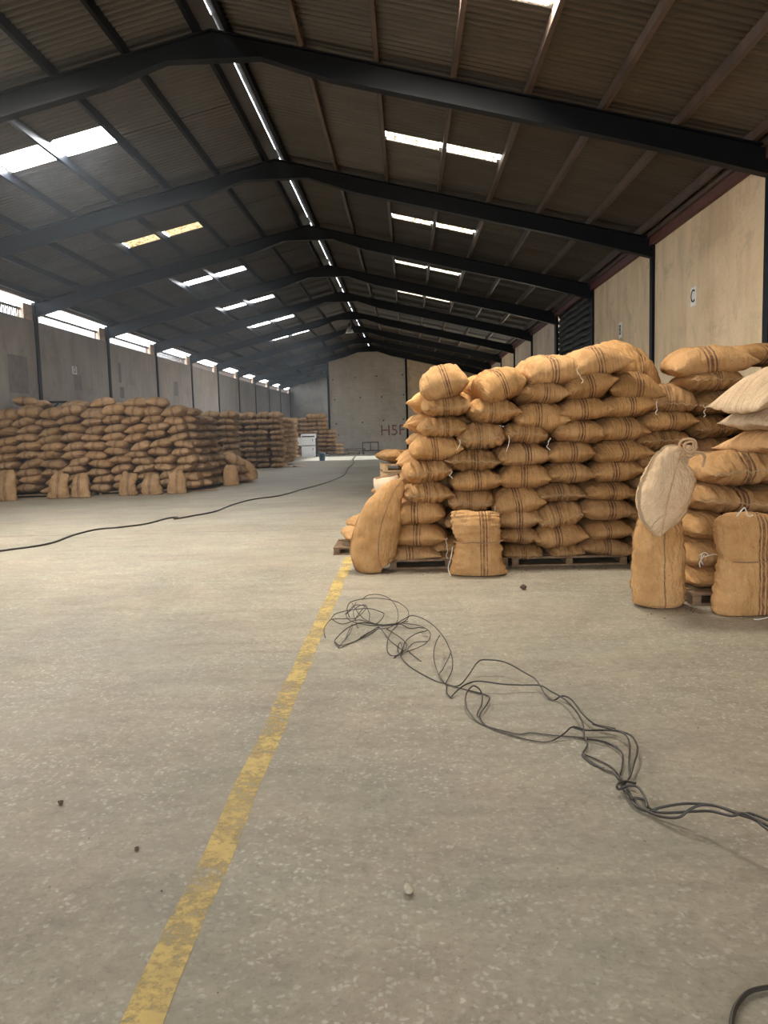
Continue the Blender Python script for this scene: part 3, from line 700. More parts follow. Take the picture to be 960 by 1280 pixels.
CABLE_STRANDS = [
    (0.004, [(0.19, 5.527, 0.054), (0.149, 5.253, 0.064), (0.129, 4.975, 0.054), (0.15, 4.739, 0.014), (0.184, 4.6, 0.004)]),
    (0.0045, [(-0.19, 5.876, 0.014), (-0.117, 5.969, 0.034), (-0.053, 6.041, 0.054), (-0.002, 6.034, 0.075), (0.071, 5.863, 0.095), (0.149, 5.59, 0.105), (0.206, 5.267, 0.105), (0.233, 5.052, 0.085), (0.241, 4.859, 0.065), (0.23, 4.752, 0.034), (0.195, 4.622, 0.014), (0.184, 4.598, 0.004)]),
    (0.004, [(0.239, 5.014, 0.084), (0.228, 4.972, 0.064), (0.185, 4.824, 0.034), (0.152, 4.723, 0.014), (0.184, 4.593, 0.004)]),
    (0.0045, [(0.184, 4.598, 0.004), (0.127, 4.657, 0.004), (0.051, 4.792, 0.004), (-0.03, 4.97, 0.004), (-0.084, 5.163, 0.014), (-0.102, 5.309, 0.025), (-0.086, 5.42, 0.034), (-0.068, 5.246, 0.025)]),
    (0.004, [(-0.412, 6.551, 0.094), (-0.371, 6.571, 0.124), (-0.306, 6.522, 0.144), (-0.229, 6.462, 0.144), (-0.16, 6.357, 0.124), (-0.118, 6.186, 0.094), (-0.108, 6.033, 0.064), (-0.129, 5.946, 0.034), (-0.191, 5.903, 0.014), (-0.254, 5.922, 0.004), (-0.325, 5.828, 0.004), (-0.378, 5.689, 0.004)]),
    (0.004, [(-0.489, 6.148, 0.044), (-0.508, 6.176, 0.104), (-0.485, 6.233, 0.144), (-0.412, 6.338, 0.144), (-0.307, 6.372, 0.144), (-0.198, 6.318, 0.144), (-0.105, 6.277, 0.124), (-0.04, 6.179, 0.094), (-0.028, 6.081, 0.064), (-0.054, 6.045, 0.034), (-0.13, 6.001, 0.014), (-0.232, 6.023, 0.004)]),
    (0.004, [(-0.633, 5.698, 0.004), (-0.657, 5.824, 0.024), (-0.643, 5.879, 0.054), (-0.611, 6.009, 0.064), (-0.498, 6.021, 0.064), (-0.418, 5.974, 0.084), (-0.354, 6.221, 0.104), (-0.399, 6.315, 0.104), (-0.465, 6.289, 0.064), (-0.442, 6.117, 0.024)]),
    (0.004, [(-0.624, 6.073, 0.054), (-0.598, 6.142, 0.074), (-0.508, 6.162, 0.094), (-0.417, 6.168, 0.104), (-0.326, 6.172, 0.104), (-0.234, 6.124, 0.084), (-0.219, 6.124, 0.064), (-0.246, 6.06, 0.034), (-0.297, 6.04, 0.014), (-0.415, 6.101, 0.034), (-0.537, 6.018, 0.024), (-0.624, 6.073, 0.054)]),
    (0.0045, [(-0.512, 5.421, 0.004), (-0.552, 5.548, 0.014), (-0.529, 5.63, 0.034), (-0.479, 5.764, 0.054), (-0.402, 5.91, 0.054), (-0.319, 5.985, 0.034), (-0.231, 5.98, 0.014), (-0.104, 5.982, 0.025), (-0.023, 5.888, 0.014), (0.045, 5.858, 0.025), (0.093, 5.8, 0.034)]),
    (0.0045, [(-0.556, 5.585, 0.004), (-0.506, 5.481, 0.004), (-0.429, 5.554, 0.004), (-0.364, 5.648, 0.014), (-0.298, 5.795, 0.025), (-0.253, 5.891, 0.025), (-0.212, 5.779, 0.014), (-0.159, 5.58, 0.004), (-0.098, 5.402, 0.004), (-0.064, 5.308, 0.004)]),
    (0.004, [(-0.516, 6.092, 0.084), (-0.473, 6.232, 0.104), (-0.436, 6.274, 0.114), (-0.369, 6.252, 0.104), (-0.333, 6.162, 0.064), (-0.322, 6.054, 0.024), (-0.221, 6.048, 0.004)]),
    (0.004, [(-0.445, 6.321, 0.124), (-0.472, 6.217, 0.094), (-0.514, 6.149, 0.064), (-0.478, 6.079, 0.034), (-0.386, 6.047, 0.014), (-0.284, 6.027, 0.004), (-0.194, 6.016, 0.014), (-0.105, 6.01, 0.024), (-0.016, 5.937, 0.034), (0.058, 5.83, 0.044), (0.115, 5.688, 0.044), (0.124, 5.585, 0.034), (0.097, 5.446, 0.024), (0.038, 5.359, 0.014), (-0.052, 5.277, 0.004), (-0.085, 5.2, 0.004)]),
    (0.0045, [(-0.203, 5.902, 0.014), (-0.138, 5.711, 0.025), (-0.076, 5.545, 0.025), (-0.043, 5.374, 0.034), (-0.052, 5.265, 0.025), (-0.096, 5.183, 0.014), (-0.14, 5.201, 0.004), (-0.167, 5.212, 0.025), (-0.175, 5.304, 0.044), (-0.166, 5.445, 0.065), (-0.137, 5.714, 0.054), (-0.091, 5.926, 0.044), (-0.035, 6.015, 0.034)]),
    (0.004, [(0.098, 5.468, 0.024), (0.017, 5.488, 0.014), (-0.018, 5.441, 0.004), (-0.036, 5.337, 0.004), (0.003, 5.194, 0.004), (0.05, 5.058, 0.004)]),
    (0.004, [(-0.37, 6.282, 0.104), (-0.415, 6.126, 0.074), (-0.438, 6.103, 0.034), (-0.413, 5.959, 0.004)]),
    (0.004, [(-0.477, 6.293, 0.124), (-0.425, 6.184, 0.074), (-0.365, 6.138, 0.024), (-0.257, 5.999, 0.004), (-0.332, 5.733, 0.004), (-0.46, 5.492, 0.004), (-0.512, 5.423, 0.004), (-0.452, 5.721, 0.034), (-0.451, 5.89, 0.054), (-0.481, 5.613, 0.014)]),
    (0.004, [(0.104, 5.728, 0.034), (0.019, 5.678, 0.024), (-0.053, 5.515, 0.014), (-0.075, 5.319, 0.004), (-0.128, 5.144, 0.004)]),
    (0.0055, [(0.186, 4.589, 0.005), (0.242, 4.545, 0.005), (0.279, 4.539, 0.026), (0.323, 4.629, 0.045), (0.391, 4.785, 0.076), (0.447, 4.794, 0.086), (0.555, 4.767, 0.076), (0.645, 4.632, 0.056), (0.695, 4.539, 0.045), (0.71, 4.436, 0.035), (0.724, 4.338, 0.015), (0.753, 4.275, 0.005), (0.805, 4.289, 0.026), (0.837, 4.199, 0.035), (0.85, 3.99, 0.035), (0.88, 3.876, 0.026), (0.923, 3.832, 0.026), (0.968, 3.799, 0.026)]),
    (0.0055, [(0.2, 4.347, 0.005), (0.257, 4.441, 0.026), (0.312, 4.475, 0.045), (0.374, 4.474, 0.056), (0.496, 4.449, 0.045), (0.6, 4.458, 0.035), (0.711, 4.443, 0.035), (0.754, 4.339, 0.035), (0.801, 4.216, 0.035), (0.819, 4.018, 0.045), (0.818, 3.837, 0.045), (0.802, 3.724, 0.026), (0.798, 3.637, 0.015), (0.758, 3.557, 0.005), (0.759, 3.505, 0.005), (0.78, 3.435, 0.005), (0.818, 3.396, 0.005)]),
    (0.0055, [(0.185, 4.572, 0.005), (0.291, 4.484, 0.005), (0.369, 4.407, 0.005), (0.367, 4.426, 0.026), (0.33, 4.425, 0.045), (0.281, 4.271, 0.045), (0.275, 4.125, 0.026), (0.312, 3.99, 0.005), (0.36, 3.912, 0.005), (0.442, 3.836, 0.005), (0.509, 3.798, 0.005), (0.564, 3.814, 0.005), (0.656, 3.78, 0.005), (0.765, 3.753, 0.005), (0.855, 3.69, 0.015), (0.897, 3.655, 0.015), (0.926, 3.6, 0.015)]),
    (0.005, [(0.221, 4.538, 0.005), (0.373, 4.417, 0.005), (0.412, 4.318, 0.015), (0.386, 4.178, 0.025), (0.338, 4.056, 0.015), (0.336, 4.004, 0.005), (0.36, 3.914, 0.005), (0.423, 3.826, 0.005), (0.503, 3.753, 0.005), (0.582, 3.704, 0.005), (0.643, 3.709, 0.005), (0.712, 3.751, 0.025), (0.763, 3.787, 0.045), (0.828, 3.763, 0.035), (0.93, 3.79, 0.025), (0.985, 3.764, 0.025)]),
    (0.005, [(0.19, 4.556, 0.005), (0.184, 4.397, 0.015), (0.21, 4.339, 0.005)]),
    (0.005, [(0.381, 4.387, 0.015), (0.357, 4.18, 0.025), (0.325, 4.084, 0.005), (0.338, 4.017, 0.005)]),
    (0.006, [(0.874, 3.87, 0.026), (0.916, 3.825, 0.026), (0.961, 3.755, 0.036), (1.001, 3.673, 0.046), (1.005, 3.581, 0.046), (0.985, 3.483, 0.046), (0.937, 3.368, 0.036), (0.897, 3.284, 0.016), (0.861, 3.223, 0.016)]),
    (0.006, [(0.761, 3.563, 0.006), (0.769, 3.49, 0.006), (0.811, 3.385, 0.006), (0.847, 3.34, 0.006), (0.853, 3.276, 0.006)]),
    (0.0055, [(0.766, 3.806, 0.035), (0.814, 3.788, 0.026), (0.907, 3.784, 0.026), (0.968, 3.742, 0.035), (0.984, 3.648, 0.045), (0.965, 3.534, 0.035), (0.923, 3.393, 0.026), (0.898, 3.285, 0.015)]),
    (0.0055, [(0.794, 3.743, 0.005), (0.876, 3.7, 0.005), (0.921, 3.596, 0.015), (0.92, 3.486, 0.026), (0.887, 3.373, 0.015), (0.861, 3.309, 0.005), (0.85, 3.214, 0.015)]),
    (0.0055, [(0.758, 3.552, 0.005), (0.793, 3.51, 0.005), (0.848, 3.419, 0.005), (0.862, 3.33, 0.005), (0.862, 3.224, 0.015)]),
    (0.0065, [(0.899, 3.199, 0.026), (0.861, 3.22, 0.026), (0.816, 3.169, 0.036), (0.817, 3.149, 0.026), (0.861, 3.158, 0.036), (0.891, 3.141, 0.036), (0.894, 3.061, 0.036), (0.886, 2.991, 0.026)]),
    (0.0065, [(0.838, 3.202, 0.017), (0.841, 3.082, 0.017), (0.855, 3.012, 0.017), (0.886, 2.976, 0.017), (0.924, 2.966, 0.036), (0.994, 2.932, 0.067), (1.043, 2.89, 0.087), (1.084, 2.83, 0.107), (1.134, 2.743, 0.117), (1.161, 2.684, 0.127), (1.167, 2.597, 0.137), (1.194, 2.532, 0.137), (1.27, 2.532, 0.107), (1.416, 2.606, 0.026)]),
    (0.0065, [(0.856, 3.202, 0.017), (0.857, 3.048, 0.017), (0.885, 2.972, 0.017), (0.923, 2.912, 0.026), (0.966, 2.871, 0.046), (1.004, 2.868, 0.077), (1.048, 2.86, 0.097), (1.096, 2.822, 0.107), (1.137, 2.751, 0.117), (1.166, 2.731, 0.127), (1.196, 2.663, 0.137), (1.226, 2.603, 0.137), (1.297, 2.586, 0.107), (1.437, 2.647, 0.026)]),
    (0.0065, [(0.839, 3.074, 0.026), (0.888, 3.054, 0.026), (0.899, 2.993, 0.017), (0.928, 2.926, 0.036), (1.021, 2.871, 0.067), (1.068, 2.83, 0.087), (1.109, 2.756, 0.107), (1.143, 2.731, 0.127), (1.179, 2.626, 0.137), (1.21, 2.567, 0.137), (1.284, 2.559, 0.107), (1.426, 2.626, 0.026)]),
]

GRS = 'sacks on the front of the near right stack'
stack_objs = {}
for ci, col_ in enumerate(RIGHT_STACK):
    for li, (x, z, w, h, t, tilt, tone) in enumerate(col_):
        dims = (w * 1.07, rnd(.82, .9), h * 1.12)
        y = 8.47 + dims[1] / 2 + .012 * li + rnd(-.02, .02)
        top = li == len(col_) - 1
        lab = '%s of the %s column from left, near right stack' % ('topmost' if top else ORD[li], NTH[ci])
        rot = (rnd(-.05, .05) + (.12 if top else 0), math.radians(tilt), rnd(-.09, .09))
        if t == 'm':
            me, st = MOUTH[(ci * 3 + li) % 7]
            o = add_sack(me, (x, y, z), rot, dims, tone, 'jute sack with sewn mouth, ' + lab, GRS, st, .75)
        else:
            o = add_sack(PLAIN[(ci * 7 + li * 3) % 10], (x, y, z), rot, dims, tone, 'striped jute sack, ' + lab, GRS, None, 1.0)
        stack_objs[(ci, li)] = o
for (ci, li, dx, dz, ln) in ((1, 6, .26, .0, .17), (1, 6, -.25, -.03, .11), (2, 6, .22, -.05, .12), (0, 1, .3, 0, .22), (1, 3, .22, -.05, .16), (3, 9, -.28, -.1, .16), (0, 4, .26, 0, .07), (5, 8, -.24, -.05, .14), (6, 8, -.27, -.02, .12)):
    x, z = RIGHT_STACK[ci][li][:2]
    dangle(stack_objs[(ci, li)], (x + dx, 8.45, z + dz), ln, ci * 13 + li)
# second row of tops seen over the front row
GTB = 'sacks on top of the near right stack, behind the front row'
for (x, y, z, w, d, h, rx, ry, rz_, tone, lab) in (
        (.93, 9.45, 1.92, .55, .85, .30, .1, .1, .3, 1.0, 'pale jute sack peeping out behind the second top sack of right stack'),
        (2.55, 9.35, 2.16, .62, .85, .32, .55, .35, .25, .78, 'dusty jute sack tilted up behind the fifth column of right stack'),
        (2.20, 9.9, 2.12, .55, .85, .28, .1, .2, .2, .8, 'small dark corner of sack behind the topmost fourth-column sack'),
        (3.95, 9.5, 2.22, .80, .85, .26, 0, 0, .1, .72, 'flat jute sack farthest right on top against the yellowed wall'),
        (1.25, 9.5, 2.02, .55, .85, .26, 0, 0, .4, .9, 'jute sack lying behind the gap between second and third top sacks'),
        (3.3, 9.6, 2.2, .6, .85, .26, 0, 0, -.2, .8, 'jute sack lying behind the big topmost sack of the seventh column')):
    add_sack(PLAIN[int(x * 7) % 10], (x, y, z), (rx, ry, rz_), (w, d, h), tone, lab, GTB)
# left flank of the right stack
GRF = 'sacks along the left flank of the near right stack'
for ci, y in enumerate((9.55, 10.12, 10.72, 11.4)):
    for li in range(8):
        z = .21 + li * .225
        x = -.36 + .20 * z + .42 + (.06 if li % 2 else 0) + rnd(-.05, .05) + (.03 if ci else 0)
        hid = z > 2
        o = add_sack(PLAIN[(ci * 3 + li * 5) % 10], (x, y, z), (rnd(-.05, .05), rnd(-.05, .05), -math.pi / 2 + rnd(-.15, .15)), (.60, .85, .27), rnd(.95, 1.12),
                     'jute sack end, %s layer, %s row back, left flank of near right stack' % (ORD[li] if li else 'lowest', NTH[ci]), GRF)
# lopsided sack on a small pallet pile behind the flank
def pallet(name, loc, w, d, h, label, mat, nb=6, rot=0, nstr=3):
    p = empty(name, loc, (0, 0, rot)); tag(p, label, 'pallet', 'wooden pallets')
    for i in range(nb):
        y = -d / 2 + (d) * (i + .5) / nb
        MB().box(-w / 2, w / 2, y - d / nb * .36, y + d / nb * .36, h - .022, h).build('deck_board', mat, p)
    for i in range(nstr):
        x = -w / 2 + .04 + (w - .08) * i / (nstr - 1)
        MB().box(x - .035, x + .035, -d / 2 + .01, d / 2 - .01, .018, h - .0225).build('stringer', mat, p)
    for y in (-d / 2 + .06, d / 2 - .06):
        MB().box(-w / 2, w / 2, y - .05, y + .05, 0, .0175).build('bottom_board', mat, p)
    return p
pallet('wooden_pallet', (.40, 8.98, 0), 1.26, 1.0, .10, 'dark wooden pallet under the left end of the near right stack', M['wood'])
pallet('wooden_pallet', (1.68, 9.0, 0), 1.22, 1.0, .10, 'wooden pallet under the middle of the near right stack', M['wood'])
pallet('wooden_pallet', (2.95, 9.0, 0), 1.22, 1.0, .10, 'wooden pallet under the right part of near right stack, behind standing sacks', M['wood'])
pallet('wooden_pallet', (.55, 10.6, 0), 1.26, 1.5, .10, 'wooden pallet under the left flank sacks of the near right stack', M['wood'])
pallet('wooden_pallet', (2.88, 7.02, 0), 1.25, 1.0, .10, 'wooden pallet under the nearest sack pile at right edge', M['wood'], 6, math.radians(2))
pallet('wooden_pallet', (-.62, 9.95, 0), .62, .8, .09, 'small pallet on the floor left of the right stack, sacks slumped on it', M['wood'], 5)
for (i, loc, dm, rot, tn, lab) in ((0, (-.58, 10.0, .19), (.55, .72, .20), (0, .12, .2), .92, 'limp jute sack lying on the small pallet left of right stack'),
                                   (1, (-.50, 10.15, .345), (.50, .66, .18), (.1, -.25, .5), .86, 'half-empty jute sack slumped over another on the small floor pallet')):
    add_sack(PLAIN[i + 3], loc, rot, dm, tn, lab, 'sacks on the small floor pallet')
# stacked pallets with a brown sack and a limp bag
for i in range(3):
    add_sack(PLAIN[i + 5], (-.13, 11.95, .13 + .23 * i), (0, 0, -1.45 + .1 * i), (.6, .8, .26), .95, '%s sack under the two stacked pallets beside the right stack' % ORD[i], 'sacks under the stacked pallets')
for i in range(2):
    pallet('wooden_pallet', (-.10, 11.95, .76 + .115 * i), .62, .7, .11, ('lower' if i == 0 else 'upper') + ' of two pale pallets stacked on sacks at far left flank', M['wood_pale'], 6, .1)
add_sack(PLAIN[2], (-.16, 11.95, 1.085), (0, .1, .35), (.55, .7, .20), .55, 'dark brown jute sack lying on top of the two stacked pale pallets', 'sacks on the stacked pallets')
# limp open bag hanging over the flank
def limp_bag():
    root = empty('open_bag', (-.30, 10.75, 0)); tag(root, 'limp open unbleached bag hanging on the left flank of right stack', 'bag')
    b = MB(); n = 22; prof = [(.86, .15, .05), (.84, .165, .07), (.76, .17, .10), (.66, .15, .11), (.56, .145, .10), (.46, .13, .08)]
    for z, rx, ry in prof:
        for j in range(n):
            a = 2 * math.pi * j / n; w = 1 + .09 * math.sin(5 * a + z * 20)
            b.v.append((rx * math.cos(a) * w, ry * math.sin(a) * w, z + .02 * math.cos(a)))
    for i in range(len(prof) - 1):
        for j in range(n):
            p = i * n + j; q = i * n + (j + 1) % n; b.f.append((p, q, q + n, p + n))
    b.f.append(tuple(range((len(prof) - 1) * n, len(prof) * n)))
    b.build('bag_body', M['white_cloth'], root, True)
    r = [(.152 * math.cos(2 * math.pi * j / 24), .052 * math.sin(2 * math.pi * j / 24), .862 + .02 * math.cos(2 * math.pi * j / 24)) for j in range(25)]
    MB().tube(r, .008, 5).build('rim', M['seam'], root)
    MB().tube([(-.14, -.05, .62), (-.142, -.06, .5), (-.138, -.06, .3)], .005, 4).build('drawstring', M['seam'], root)
limp_bag()

# ---------------- shaped (standing, leaning) sacks: lofted along a spine
def loft(spine, side, seed, n=36, sub=7, wr=.010, crease=.007, expo=2.5, pleat=0.0):
    """spine: [(x,y,z,rx,ry)], side: direction of rx. returns V,F,UV and a function giving the surface line at an angle"""
    P = smooth_path([Vector((s[0], s[1], s[2])) for s in spine], sub)
    R1 = smooth_path([Vector((s[3], s[4], 0)) for s in spine], sub)
    side = Vector(side).normalized(); V, F, UV = [], [], []; off = Vector((seed * 1.7, seed * .9, seed * 2.3)); L = 0
    N = len(P)
    for i, p in enumerate(P):
        t = (P[min(i + 1, N - 1)] - P[max(i - 1, 0)]).normalized()
        x = (side - t * side.dot(t)).normalized(); y = t.cross(x)
        if i: L += (P[i] - P[i - 1]).length
        rx, ry = max(R1[i].x, .002), max(R1[i].y, .002)
        for j in range(n):
            a = 2 * math.pi * j / n
            ca, sa = math.cos(a), math.sin(a)
            cx = math.copysign(abs(ca) ** (2 / expo), ca) * rx; cy = math.copysign(abs(sa) ** (2 / expo), sa) * ry
            q = p + x * cx + y * cy
            w = min(1, min(rx, ry) / .06)
            nv = q * 5 + off
            dd = noise.noise(nv * .7) * wr * 1.8 + noise.noise(nv * 2.1) * wr * .45
            if pleat:
                e = max(0, i / (N - 1) - .5) * 2
                dd += pleat * e * math.sin(11 * a + 2 * math.sin(3 * a))
            dd -= (1 - abs(noise.noise(Vector((nv.x * .8, nv.y * .8, nv.z * 5.5))))) ** 5 * crease
            q += (x * ca + y * sa) * dd * w
            if q.z < .004: q.z = .004
            V.append(tuple(q)); UV.append((a * (rx + ry) * .5 if a < math.pi else (a - 2 * math.pi) * (rx + ry) * .5, L))
    for i in range(N - 1):
        for j in range(n):
            a = i * n + j; b = i * n + (j + 1) % n
            F.append((a, b, b + n, a + n))
    F.append(tuple(range(n))[::-1]); F.append(tuple((N - 1) * n + j for j in range(n)))
    def line(j): return [V[i * n + j % n] for i in range(N)]
    return V, F, UV, line
def shaped_sack(label, spine, side, seed, mat, tone, group, seams=(), seam_mat='seam', alpha=0.0, **kw):
    V, F, UV, line = loft(spine, side, seed, **kw)
    o = link('jute_sack', sack_mesh(V, F, UV, M[mat])); o.color = tone_col(tone, BIAS, alpha)
    tag(o, label, 'sack', group)
    for j in seams:
        MB().tube(line(j), .0065, 5).build('seam', M[seam_mat], o, True)
    return o, line
GST = 'sacks standing or leaning in front of the stacks'
# banana-bent sack leaning on the left end of the right stack
o, ln = shaped_sack('plump jute sack leaning bent against the left end of right stack', [(-.32, 8.42, .004, .12, .10), (-.34, 8.42, .02, .19, .16), (-.38, 8.43, .12, .235, .19), (-.375, 8.46, .32, .25, .20), (-.315, 8.52, .55, .22, .18), (-.22, 8.60, .74, .165, .14), (-.13, 8.68, .87, .10, .08), (-.09, 8.72, .93, .02, .02)],
            (1, .25, .0), 3, 'jute', 1.0, GST, seams=(27,), crease=.012, wr=.014)
# squat upright sack in front of the second column
o, ln = shaped_sack('squat upright sack with slack waist standing before the second column', [(.68, 8.13, .004, .29, .15), (.68, 8.13, .03, .30, .175), (.68, 8.13, .14, .262, .185), (.68, 8.13, .27, .245, .18), (.68, 8.13, .345, .225, .165), (.675, 8.14, .42, .25, .175), (.67, 8.15, .52, .262, .16), (.67, 8.16, .585, .268, .11), (.672, 8.17, .612, .262, .05), (.672, 8.17, .605, .20, .02)],
            (1, -.03, 0), 9, 'jute', 1.02, GST, crease=.028, wr=.021, expo=2.9)
def paint_stripes(o, axis_x, z0=None):
    """shift the stripe print to run up the front of a standing sack"""
    me = o.data; l = me.uv_layers['UVMap']
    for lp in me.loops:
        v = me.vertices[lp.vertex_index].co
        l.data[lp.index].uv = (v.x - axis_x, v.z)
    c = list(o.color); c[3] = 1.0; o.color = c
paint_stripes(o, .76)
rim = [(.44 + .46 * t, 8.09 + .03 * math.sin(3 * t), .612 + .012 * math.sin(9 * t)) for t in [i / 16 for i in range(17)]]
MB().tube(smooth_path(rim, 2), .007, 5).build('rim', M['seam'], o)
MB().tube(smooth_path([(.43, 7.98, .36), (.52, 7.955, .345), (.63, 7.945, .35), (.74, 7.94, .34), (.86, 7.955, .352), (.92, 7.98, .36)], 5), .006, 5).build('waist_stitching', M['seam'], o)
MB().tube(smooth_path([(.42, 8.02, .30), (.40, 7.99, .2), (.37, 7.96, .1), (.39, 7.93, .02)], 5), .004, 4).build('twine', M['white_twine'], o)
# two sacks standing before the right-hand pile, one leaning on the other
o, ln = shaped_sack('tall jute sack with a vertical seam standing under the tied pale sack', [(2.02, 6.55, .004, .165, .135), (2.02, 6.55, .04, .20, .165), (2.01, 6.55, .18, .208, .18), (2.01, 6.55, .36, .210, .18), (2.01, 6.56, .52, .205, .172), (2.02, 6.57, .66, .19, .155), (2.03, 6.58, .74, .15, .115), (2.03, 6.58, .765, .06, .05)],
            (1, 0, 0), 15, 'jute', 1.08, GST, seams=(27,), crease=.02, wr=.012, expo=2.4)
o, ln = shaped_sack('pale jute sack with tied neck slumped on top of a standing sack', [(1.965, 6.33, .60, .015, .015), (1.957, 6.34, .64, .065, .05), (1.962, 6.37, .73, .150, .11), (2.0, 6.42, .86, .205, .15), (2.05, 6.46, 1.00, .20, .155), (2.09, 6.48, 1.12, .175, .135), (2.135, 6.49, 1.20, .145, .10), (2.19, 6.49, 1.228, .07, .06), (2.21, 6.49, 1.235, .045, .04), (2.225, 6.49, 1.26, .05, .045), (2.235, 6.49, 1.30, .07, .05)],
            (.94, .3, -.22), 21, 'jute_pale', .98, GST, seams=(26, 17), seam_mat='seam_pale', crease=.014, wr=.016, expo=2.8, pleat=.012)
rp = [(2.21 + .05 * math.cos(a), 6.49 + .05 * math.sin(a), 1.235 + .02 * math.sin(a * 2 + 1)) for a in [i * .5 for i in range(27)]]
rope = MB().tube(rp, .010, 6)
lp_ = [(2.18, 6.44, 1.25), (2.13, 6.42, 1.29), (2.14, 6.41, 1.34), (2.20, 6.41, 1.355), (2.25, 6.42, 1.335), (2.26, 6.43, 1.28), (2.22, 6.43, 1.25), (2.17, 6.42, 1.275), (2.17, 6.41, 1.32), (2.23, 6.41, 1.33), (2.24, 6.43, 1.27)]
rope.tube(smooth_path(lp_, 5), .010, 6).tube(smooth_path([(2.25, 6.44, 1.25), (2.30, 6.42, 1.24), (2.325, 6.42, 1.20), (2.31, 6.42, 1.13)], 5), .011, 6)
rope.build('rope', M['seam_pale'], o, True)
o, ln = shaped_sack('orange-brown sack with tie string standing at the right picture edge', [(2.58, 6.24, .004, .21, .12), (2.58, 6.24, .04, .235, .15), (2.58, 6.25, .2, .225, .165), (2.58, 6.25, .36, .215, .165), (2.58, 6.26, .44, .195, .15), (2.575, 6.26, .55, .215, .16), (2.575, 6.27, .68, .225, .15), (2.575, 6.28, .755, .19, .10), (2.575, 6.28, .775, .10, .04)],
            (1, 0, 0), 33, 'jute', 1.06, GST, crease=.02, wr=.015, expo=2.7)
paint_stripes(o, 2.70)
MB().tube(smooth_path([(2.48, 6.17, .765), (2.50, 6.15, .80), (2.53, 6.15, .83), (2.545, 6.15, .80), (2.56, 6.15, .765), (2.60, 6.16, .77)], 4), .005, 4).build('twine', M['white_twine'], o)
MB().tube(smooth_path([(2.42, 6.07, .43), (2.52, 6.055, .425), (2.62, 6.055, .428), (2.72, 6.07, .43)], 4), .005, 4).build('waist_stitching', M['seam'], o)
MB().tube(smooth_path([(2.70, 6.05, .05), (2.66, 6.0, .02), (2.58, 5.98, .008), (2.55, 5.99, .008)], 4), .004, 4).build('twine', M['white_twine'], o)

# ---------------- pile at the right edge
GRP = 'sacks of the nearest pile at the right edge'
def pile(me, loc, dims, rot, tone, lab, st=None, alpha=1.0): return add_sack(me, loc, rot, dims, tone, lab, GRP, st, alpha)
pile(PLAIN[0], (2.58, 7.05, .185), (.60, .85, .21), (0, 0, .05), .95, 'lowest sack on the pallet between the two standing sacks')
pile(PLAIN[3], (2.60, 7.05, .375), (.60, .85, .26), (0, 0, -.05), .80, 'dark sack with white twine bow, second up between the standing sacks')
pile(PLAIN[5], (2.62, 7.06, .60), (.60, .85, .25), (0, 0, 0), .78, 'dark sack third up in the pile between the standing sacks')
pile(MOUTH[1][0], (2.70, 7.06, .825), (.68, .85, .26), (0, .06, 0), .72, 'dark sewn-mouth sack fourth up in the nearest pile', MOUTH[1][1])
pile(MOUTH[3][0], (2.80, 7.05, 1.085), (.70, .85, .32), (0, -.06, -.05), .88, 'sewn-mouth sack right beside the tied neck of the pale sack', MOUTH[3][1])
for i in range(6):
    pile(PLAIN[(i * 3 + 1) % 10], (3.22, 7.08, .19 + .215 * i), (.62, .85, .25), (0, rnd(-.05, .05), rnd(-.1, .1)), .92, '%s sack in the far right column of the nearest pile, partly cut off' % ORD[i])
pale = [(lambda t: (sack_mesh(*t[:3], M[mt]), t[4]))(pillow(A0, B0, C0, sd_, 26, 34, False, dr, .017, vd)) for sd_, dr, mt, vd in ((201, .1, 'jute_pale', 1.15), (202, .2, 'jute_print', .7), (203, .25, 'jute', .5))]
def pale_sack(i, loc, dims, rot, tone, lab):
    me, sides = pale[i]
    o = add_sack(me, loc, rot, dims, tone, lab, GRP, None, 0.0)
    for sd_ in sides:
        MB().tube(sd_, .006, 5).build('seam', M['seam_pale'], o, True)
    return o
ZR90 = math.radians(-68)
pale_sack(2, (3.22, 6.95, 1.315), (.62, .95, .27), (math.radians(-10), math.radians(0), ZR90), 1.12, 'orange-tan sack bulging out below the printed sack at right edge')
pale_sack(1, (3.24, 6.92, 1.545), (.60, .98, .30), (math.radians(-12), math.radians(4), ZR90), .95, 'pale greyish sack with faint printed marks at the right edge')
pale_sack(0, (3.24, 6.92, 1.81), (.64, 1.05, .41), (math.radians(-18), math.radians(4), ZR90), .98, 'plump pale sack topmost of the nearest pile, drooping to a corner')
bow = bpy.data.objects['jute_sack']
tw = MB()
for pts in ([(2.36, 6.60, .40), (2.40, 6.60, .42), (2.43, 6.595, .40), (2.40, 6.595, .385), (2.47, 6.59, .405), (2.53, 6.59, .395), (2.56, 6.60, .40)],
            [(2.38, 6.60, .41), (2.37, 6.595, .36), (2.39, 6.595, .32)], [(2.40, 6.60, .40), (2.36, 6.595, .34), (2.365, 6.595, .30)]):
    tw.tube(smooth_path(pts, 4), .004, 4)
_b = [x for x in COL.objects if x.get('label', '').startswith('dark sack with white twine bow')][0]
t_ = tw.build('twine_bow', M['white_twine']); t_.parent = _b
bpy.context.view_layer.update(); t_.matrix_parent_inverse = _b.matrix_world.inverted()

